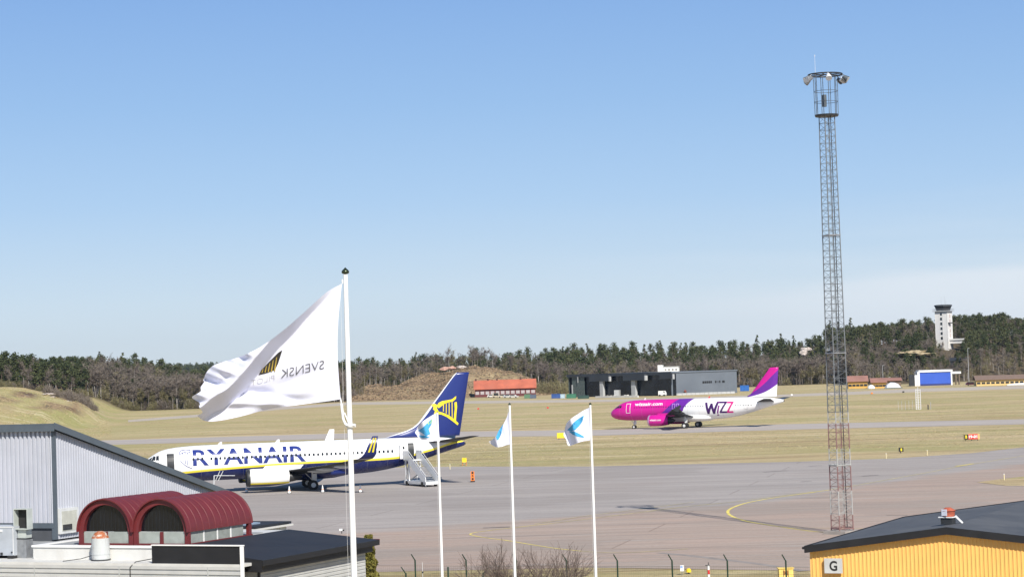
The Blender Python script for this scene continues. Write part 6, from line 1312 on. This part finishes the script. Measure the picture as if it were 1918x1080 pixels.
# red-roofed farmhouse
a2 = G(889.5, 743.5); b2 = Vector(((997-959)/4000*a2.y, a2.y, 0)); d2 = (b2-a2); L2 = d2.length; d2.normalize(); s2 = Vector((-d2.y, d2.x, 0)); rh = empty('red_roofed_house', a2, 0, 'long low house with bright orange-red tiled roof, left of the hangar', 'house')
TILE = mat('orange_red_tiles', (.42, .115, .065), .75, var=.2, sc=.25, dirt=((.34, .12, .08), .5)); REDW = mat('dark_red_boards', (.13, .035, .035), .8, var=.15, sc=.3); s_ = a2.y/4000
ze, zr_ = 14.5*s_, 30*s_
mb = MB(); mb.obox((0, 0, 0), d2*L2, s2*9, (0, 0, ze)); mb.build('wall', REDW, rh)
mb = MB(); P = [(-.5, -.8, ze-.2), (L2+.5, -.8, ze-.2), (L2+.5, 4.5, zr_), (-.5, 4.5, zr_)]; Q = [(-.5, 9.8, ze-.2), (L2+.5, 9.8, ze-.2)]
pp = [d2*a+s2*b+Vector((0, 0, z)) for a, b, z in P]; qq = [d2*a+s2*b+Vector((0, 0, z)) for a, b, z in Q]; mb.prism(pp, (0, 0, 1), .3); mb.prism([pp[3], pp[2], qq[1], qq[0]], (0, 0, 1), .3); mb.add([pp[0]+Vector((.3, .5, 0)), pp[3], qq[0]], [(0, 1, 2)]); mb.add([pp[1], pp[2], qq[1]], [(0, 2, 1)]); rf = mb.build('roof', TILE, rh)
for f in (.02, .22, .37, .76): mb = MB(); c3 = d2*L2*f+s2*4.6; mb.box((c3.x, c3.y, zr_+.4), (.9, .9, 1.4)); mb.build('chimney', mat('dark_brick', (.10, .05, .04), .9), rf)
for k in range(12):
    q = d2*(L2*(k+.5)/12)-s2*.06; mb = MB(); mb.obox(q-d2*.9+Vector((0, 0, 1.2)), d2*1.8, -s2*.06, (0, 0, 1.5)); mb.build('window', mat('pale_window', (.42, .38, .38), .3), rh)
for i, (px, w_) in enumerate([(921, 5), (931, 6), (941, 5), (951, 4), (962, 5)]):
    p = G(px, 744+.2*i); e = empty('parked_car', p, rng.uniform(-.4, .2), ['pale car, leftmost of the row before the red-roofed house', 'white-topped van before the red-roofed house', 'beige car in the middle of the row before the red-roofed house', 'grey car right of the beige one before the red-roofed house', 'white car, rightmost before the red-roofed house'][i], 'car', 'vehicles before the red-roofed house')
    m_ = [OFFW, mat('beige_paint', (.50, .44, .34), .4), mat('beige_paint', (.50, .44, .34), .4), HCOL, OFFW][i]; hh = 1.5 if i != 1 else 2.3
    mb = MB(); mb.prism([(-2.2, -.85, .35), (2.2, -.85, .35), (2.2, -.85, .9), (1.3, -.85, .95), (.7, -.85, hh), (-1.5, -.85, hh), (-2.1, -.85, .95)], (0, 1, 0), 1.7); mb.build('body', m_, e); mb = MB(); mb.prism([(-1.5, -.88, .98), (1.1, -.88, .98), (.65, -.88, hh-.08), (-1.4, -.88, hh-.08)], (0, 1, 0), .02); mb.build('window', GLASSD, e); mb = MB(); [mb.tube((x, -.9, .33), (x, -.7, .33), .33, .33, 12) for x in (-1.4, 1.4)]; mb.build('wheel', BLACK, e)
# yellow terminal buildings
YEL = mat('ochre_plaster', (.60, .36, .09), .8, var=.08, sc=.2); BRT = mat('brown_red_roof', (.30, .15, .115), .8, var=.15, sc=.2)
def yhouse(px0, px1, pye, pyb, pyr, label, nwin, m=YEL, wz=.42, rm=BRT, wm=None, depth=10):
    a, b = G(px0, pyb), G(px1, pyb-.032*(px1-px0)*.95); d = b-a; L = d.length; d.normalize(); s = Vector((-d.y, d.x, 0)); k = a.y/4000; ze = (pyb-pye)*k; zr = (pyb-pyr)*k
    e = empty('ochre_building', a, 0, label, 'building', 'ochre buildings across the field'); mb = MB(); mb.obox((0, 0, 0), d*L, s*depth, (0, 0, ze)); mb.build('wall', m, e)
    mb = MB(); mb.prism([d*-.5-s*.8+Vector((0, 0, ze)), d*(L+.5)-s*.8+Vector((0, 0, ze)), d*(L+.5)+s*depth*.5+Vector((0, 0, zr)), d*-.5+s*depth*.5+Vector((0, 0, zr))], (0, 0, 1), .25); mb.prism([d*-.5+s*depth*.5+Vector((0, 0, zr)), d*(L+.5)+s*depth*.5+Vector((0, 0, zr)), d*(L+.5)+s*(depth+.8)+Vector((0, 0, ze)), d*-.5+s*(depth+.8)+Vector((0, 0, ze))], (0, 0, 1), .25); mb.build('roof', rm, e)
    for q in range(nwin): mb = MB(); mb.obox(d*(L*(q+.5)/nwin-.7)-s*.05+Vector((0, 0, ze*wz-.3)), d*1.4, -s*.05, (0, 0, ze*.32)); mb.build('window', GLASSD if wm is None else wm, e)
    return e, d, s, L, ze
yhouse(1589, 1625, 715, 727.5, 705, 'taller ochre building with brown-red roof, leftmost across the field', 5)
yhouse(1633, 1660, 716.5, 727, 709, 'lower ochre building with long brown-red roof, right of the taller one', 4)
yhouse(1660, 1688, 713, 725.5, 708.5, 'brown open-sided shed behind the white tent', 0, mat('brown_shade_wall', (.16, .12, .09), .8))
yhouse(1829, 1990, 712, 722.5, 704.5, 'long pale yellow building with brown roof and white canopy, at the right edge', 18, mat('pale_ochre_plaster', (.66, .47, .20), .8), .45, mat('brown_roof', (.19, .13, .10), .8))
p = G(1672, 727); e = empty('white_tent', p, 0, 'white rounded tent in front of the brown open-sided shed', 'tent'); k_ = p.y/4000
mb = MB(); rings = []
for x, h in ((-13, 3.5), (-11, 7), (-4, 11.5), (3, 11), (10, 8.5), (13.5, 3.5)): rings.append([Vector((x*k_, 3*math.cos(a), max(h*k_*math.sin(a), 0))) for a in [math.pi*i/12 for i in range(13)]])
mb.rings(rings, closed=False, cap0=True, cap1=True, smooth=False); mb.build('canvas', WHITE, e); mb = MB(); mb.box((-1*k_, -3.2, 1*k_), (34*k_, .3, 2*k_)); mb.build('groundsheet_rail', mat('dark_rail', (.12, .15, .15), .7), e)
p = G(1632, 727.2); e = empty('white_dome', p, 0, 'small white domed cover between the two ochre buildings', 'cover'); mb = MB(); mb.rings([[Vector((1.6*c*math.cos(a), 1.6*c*math.sin(a), z)) for a in [2*math.pi*i/12 for i in range(12)]] for z, c in ((0, 1), (.7, .95), (1.3, .6), (1.6, .1))], cap1=True); mb.build('dome', WHITE, e)
# blue building
p0, p1 = G(1719, 722.5), G(1784, 720.5); d = p1-p0; L = d.length; d.normalize(); s = Vector((-d.y, d.x, 0)); k_ = p0.y/4000; Zb = 29*k_
e = empty('blue_building', p0, 0, 'bright blue box-shaped building with white corner frame, right of the white tent', 'building')
BLU = mat('bright_blue_sheet', (.035, .10, .50), .45, var=.06, sc=.2); mb = MB(); mb.obox(d*.3, d*(L-.6), s*14, (0, 0, Zb-1)); mb.build('wall', BLU, e)
mb = MB(); mb.obox(-s*.3, d*1.0, s*14, (0, 0, Zb-.6)); mb.obox(d*(L-.6)-s*.3, d*.6, s*14, (0, 0, Zb)); mb.obox(d*.6-s*.4+Vector((0, 0, Zb-.9)), d*(L-.4), s*14, (0, 0, .9)); mb.obox(d*-1.2-s*.2, d*1.1, s*.5, (0, 0, Zb-2)); mb.build('white_frame', WHITE, e)
mb = MB(); mb.obox(d*-3.4, d*2.2, s*5, (0, 0, Zb-1.8)); mb.build('dark_annex', DARKM, e); mb = MB(); mb.obox(d*(L+.1)-s*.3+Vector((0, 0, Zb-1.9)), d*(16*k_), s*8, (0, 0, .9)); mb.build('canopy', WHITE, e); mb = MB()
mb.obox(d*(L+6*k_), d*(2*k_), s*2, (0, 0, Zb-2)); mb.obox(d*(L+12*k_), d*(2*k_), s*2, (0, 0, Zb-2)); mb.build('canopy_post', mat('brown_shade_wall', (.16, .12, .09), .8), e)
mb = MB(); mb.obox(d*.9-s*.02, d*(L-1.5), -s*.06, (0, 0, .8)); mb.build('plinth', mat('navy_plinth', (.02, .03, .15), .6), e)
# white canopy on the long building and a boat hull-shaped white tank
p = G(1842, 712.5); a, b = A(1838, 711, 940), A(1990, 707, 940); e = empty('canopy_roof', (a.x, a.y, 0), 0, 'long thin white canopy along the pale yellow building at the right edge', 'canopy'); dd_ = b-a; mb = MB(); mb.obox((0, 0, a.z), dd_, (0, 4, 0), (0, 0, .45)); mb.build('slab', WHITE, e); mb = MB(); [mb.tube((dd_.x*f, 0, 0), (dd_.x*f, 0, a.z+dd_.z*f), .12, .12, 8) for f in (.02, .3, .6, .9)]; mb.build('post', HCOL, e)
a, b = G(1886, 722), G(1990, 720); e = empty('white_barrier', (a.x, a.y, 0), 0, 'long white wedge-ended barrier on the ground at the right edge', 'barrier'); k_ = a.y/4000; mb = MB(); mb.prism([(0, 0, .3), (b.x-a.x, 0, .3), (b.x-a.x, 0, 5*k_), (3, 0, 4*k_), (0, 0, 2*k_)], (0, 1, 0), 1); mb.build('panel', WHITE, e); mb = MB(); mb.box((10, .5, .15), (20, .9, .3)); mb.build('base', HCOL, e)
for i, (px, py, c4, lab) in enumerate([(1819.5, 721.5, (.06, .012, .02), 'dark red car parked left of the long pale yellow building'), (1906, 719.5, (.5, .5, .5), 'silver car parked under the white canopy at the right edge')]):
    p = G(px, py); e = empty('parked_car', p, -.1, lab, 'car', 'cars across the field'); mb = MB(); mb.prism([(-2.4, -.85, .35), (2.4, -.85, .35), (2.4, -.85, .95), (1.4, -.85, 1.0), (.8, -.85, 1.55), (-1.6, -.85, 1.55), (-2.3, -.85, 1.0)], (0, 1, 0), 1.7); mb.build('body', mat('car_paint_%d' % i, c4, .3), e)
    mb = MB(); mb.prism([(-1.5, -.88, 1.0), (1.2, -.88, 1.0), (.75, -.88, 1.47), (-1.5, -.88, 1.47)], (0, 1, 0), .02); mb.build('window', GLASSD, e); mb = MB(); [mb.tube((x, -.9, .33), (x, -.7, .33), .33, .33, 12) for x in (-1.4, 1.4)]; mb.build('wheel', BLACK, e)
# control tower on the hill
Yt = 1140; k_ = Yt/4000; c5 = A(1769, 640, Yt); tw = empty('control_tower', (c5.x, c5.y, terrain(c5.x, c5.y)[0]-1), R(-33), 'white square control tower with dark glazed cab on the wooded hill', 'control tower'); zb0 = terrain(c5.x, c5.y)[0]-1
z = lambda py: zat(1769, py, Yt)-zb0
TWH = mat('tower_white_render', (.66, .65, .63), .7, var=.05, sc=.3); TPINK = mat('tower_pink_panels', (.50, .40, .38), .7, var=.1, sc=.3)
S = 6.9; mb = MB(); mb.box((0, 0, z(583)/2), (S, S, z(583))); mb.build('shaft', TWH, tw)
mb = MB(); [mb.box((x, -S/2-.02, z(584)/2), (.25, .12, z(584))) for x in (-S/2+.12, -.9, .9, S/2-.12)]; [mb.box((S/2+.02, x, z(584)/2), (.12, .25, z(584))) for x in (-S/2+.12, -1, 1, S/2-.12)]; mb.build('pilaster', TWH, tw)
for k in range(6): mb = MB(); mb.box((0, -S/2-.03, z(588+9*k)), (1.1, .1, 1.5)); mb.build('window', GLASSD, tw)
for k in range(6): mb = MB(); mb.box((S/2+.03, 0, z(592+9*k)), (.1, 1.4, 1.8)); mb.build('side_panel', TPINK, tw)
mb = MB(); mb.box((0, 0, z(583)+.2), (S+2.0, S+2.0, .35)); mb.build('balcony', HCOL, tw); mb = MB()
for s0 in (-1, 1):
    for h in (.5, 1.0): mb.tube((-S/2-1, s0*(S/2+1), z(583)+.3+h), (S/2+1, s0*(S/2+1), z(583)+.3+h), .05, .05, 5); mb.tube((s0*(S/2+1), -S/2-1, z(583)+.3+h), (s0*(S/2+1), S/2+1, z(583)+.3+h), .05, .05, 5)
mb.build('railing', GREYM, tw); mb = MB(); r0, r1 = S/2+.1, S/2+.95; z0, z1 = z(583)+.4, z(573.5)
mb.rings([[Vector((r*math.cos(a), r*math.sin(a), zz)) for a in [2*math.pi*(i+.5)/8 for i in range(8)]] for r, zz in ((r0, z0), (r1, z1))], smooth=False); mb.build('cab_glazing', BLKTRIM, tw)
mb = MB(); mb.rings([[Vector((r*math.cos(a), r*math.sin(a), zz)) for a in [2*math.pi*(i+.5)/8 for i in range(8)]] for r, zz in ((r1+.3, z1), (r1+.35, z(571.2)), (r1-.6, z(570.4)))], cap0=True, cap1=True, smooth=False); mb.build('cab_roof', mat('dark_grey_roof', (.05, .055, .06), .6), tw)
mb = MB(); [mb.tube((x, y, z(571)), (x, y, z(571)+h), .05, .03, 5) for x, y, h in ((-1, 0, 4.5), (.8, .5, 4.8), (1.8, -.5, 3))]; mb.build('aerial', GREYM, tw)
mb = MB(); mb.box((9, 1, z(636)), (11, 5, .8)); mb.box((8, 1, z(640)), (9, 4, 2.0)); mb.box((12, 1, z(643)), (.5, 4, 1.6)); mb.build('side_wing', TWH, tw); mb = MB(); mb.box((3.2, -1.2, z(605)), (3.2, 3.0, .5)); mb.build('side_balcony', DARKM, tw)
# small wooden cabins in the wood
for i, (px, py, Y_, m_, rm_, lab) in enumerate([(1795, 679, 1090, DARKM, DARKM, 'dark cabin with low roof among the trees above the blue building')]):
    p = A(px, py, Y_); g0 = terrain(p.x, p.y)[0]; e = empty('cabin', (p.x, p.y, g0), -.2, lab, 'cabin'); mb = MB(); mb.box((0, 0, 2), (8, 5, 4)); mb.build('wall', m_, e); mb = MB(); mb.prism([(-4.5, -3, 4), (4.5, -3, 4), (4.5, 0, 5.5), (-4.5, 0, 5.5)], (0, 0, 1), .3); mb.prism([(-4.5, 0, 5.5), (4.5, 0, 5.5), (4.5, 3, 4), (-4.5, 3, 4)], (0, 0, 1), .3); mb.build('roof', rm_, e)
# pale rocks
ROCKM = mat('pale_granite', (.50, .44, .40), .9, var=.2, sc=.3); ROCKP = mat('pink_granite', (.48, .30, .24), .9, var=.25, sc=.3)
def rock(px, py, Y_, w, h, m, lab, seed):
    rg = random.Random(seed); p = A(px, py, Y_); e_ = bmesh.new(); bmesh.ops.create_icosphere(e_, subdivisions=4, radius=1)
    for v in e_.verts:
        q = v.co; f = 1+1.5*(fbm(q.x*2.3+seed*3.1, q.z*2.9+q.y*1.7+seed, 4)-.45); v.co = Vector((q.x*w/2*f, q.y*w*.3*f, q.z*h/2*f*(.8 if q.z > 0 else .5)))
    me = bpy.data.meshes.new('rock'); e_.to_mesh(me); e_.free(); me.materials.append(m); o = link('rock_outcrop', me); o.location = p; tag(o, lab, 'rock', 'granite outcrops'); return o
rock(832, 691, 1168, 5, 3, ROCKP, 'pinkish granite outcrop left on top of the brown mound', 1); rock(846, 690, 1168, 4.5, 2.6, ROCKP, 'pink granite outcrop in the middle on top of the brown mound', 2); rock(864, 688, 1168, 5, 2.2, ROCKM, 'pale granite outcrop at the right end of the mound top', 3)
rock(1511, 655, 1175, 6, 3, ROCKM, 'pale rock face showing between trees left of the light mast', 4); rock(1505, 662, 1160, 4, 4, ROCKM, 'smaller pale rock below the rock face left of the light mast', 5)
rock(1713, 664, 1075, 15, 4.5, mat('dry_grass_rock', (.36, .29, .18), .9, var=.2, sc=.3), 'broad dry grassy rock ledge between the trees above the blue building', 6)
for i, (px, py) in enumerate([(95, 744), (106, 750), (122, 752), (140, 757), (90, 738), (130, 760)]): rock(px, py, 452*K, 2.6+i % 3, .9, ROCKM if i % 2 == 0 else mat('grey_granite', (.33, .31, .29), .9, var=.2, sc=.3), ['second pale boulder below the crest', 'grey boulder between two pale ones', 'long pale boulder half way down', 'grey flat boulder low down', 'topmost pale boulder', 'lowest boulder'][i]+' on the slope of the green mound', 20+i)
# antenna frame, hut and small markers in the field
p = G(1720.5, 766); e = empty('antenna_frame', p, .1, 'thin white lattice antenna frame standing in the grass below the blue building', 'antenna'); k_ = p.y/4000; w, h = 9*k_, 38*k_; mb = MB()
for x in (-w/2, 0, w/2): mb.tube((x, 0, 0), (x, 0, h*(1 if x else 1.1)), .09, .07, 6)
for q in range(9): mb.tube((-w/2, 0, h*q/8.5), (w/2, 0, h*q/8.5), .05, .05, 5); mb.tube((-w/2, 0, h*q/8.5), (0, 0, h*(q+.8)/8.5), .035, .035, 4)
mb.build('frame', STEELW, e)
mb = MB(); [mb.tube((-w*.5-.9*j, 0, 0), (-w*.5-.9*j, 0, 2.2), .04, .04, 5) for j in range(1, 6)]; mb.build('screen', HCOL, e)
p = G(1738.5, 766.5); e = empty('field_post', p, 0, 'short dark box-topped post right of the white antenna frame', 'post'); k_ = p.y/4000; mb = MB(); mb.box((0, 0, 4.5*k_), (1.8*k_, 1.8*k_, 9*k_)); mb.build('box', DARKM, e); mb = MB(); mb.tube((5*k_, 0, 0), (5*k_, 0, 14*k_), .06, .05, 6); mb.build('thin_mast', HCOL, e)
for i, (px, py, m_, lab) in enumerate([(896, 767, RED, 'small red marker box in the far grass right of the blue tail fin'), (1026, 765, RED, 'small red marker box in the far grass between the two right-hand flagpoles'), (1483, 741, WHITE, 'small white marker box in the far grass right of the pink tail'), (1633, 738, ORANGE, 'small orange marker box in the far grass below the ochre buildings'), (1692, 735.5, DARKM, 'small dark marker box in the far grass left of the antenna frame')]):
    p = G(px, py); e = empty('marker_box', p, 0, lab, 'marker'); k_ = p.y/4000; mb = MB(); mb.box((0, 0, 2.2*k_), (3.4*k_, .6, 2.4*k_)); mb.build('panel', m_, e); mb = MB(); [mb.tube((x*k_, 0, 0), (x*k_, 0, 1.1*k_), .06, .06, 6) for x in (-1.2, 1.2)]; mb.build('legs', DARKM, e)
for i, (px, pt, pb) in enumerate([(1654, 684, 712), (1815, 652, 716), (1665, 706, 712)]):
    Y_ = 1030; a = A(px, pb, Y_); b = A(px-.5, pt, Y_); e = empty('lamp_post', (a.x, a.y, 0), 0, ['pale pole rising beside the lower ochre building', 'thin pale pole right of the blue building', 'short pale pole behind the white tent'][i], 'pole'); mb = MB(); mb.tube((0, 0, 0), (0, 0, b.z), .14, .08, 6); mb.build('pole', HCOL, e); mb = MB(); mb.box((.4, 0, b.z), (.9, .3, .15)); mb.build('lamp_head', HCOL, e)

# ------------------------------------------------------------------ air over the far side of the airfield
t = bpy.data.materials.new('air'); t.use_nodes = True; nt = t.node_tree; nt.nodes.clear(); o_ = nt.nodes.new('ShaderNodeOutputMaterial'); v = nt.nodes.new('ShaderNodeVolumePrincipled')
v.inputs['Color'].default_value = (.62, .80, 1.0, 1); v.inputs['Density'].default_value = HAZE; v.inputs['Anisotropy'].default_value = .2; nt.links.new(v.outputs[0], o_.inputs['Volume'])
if HAZE > 0:
    mb = MB(); mb.box((0, 2200, 49), (5200, 4800, 102)); hz_ = mb.build('haze', t); tag(hz_, kind='stuff')
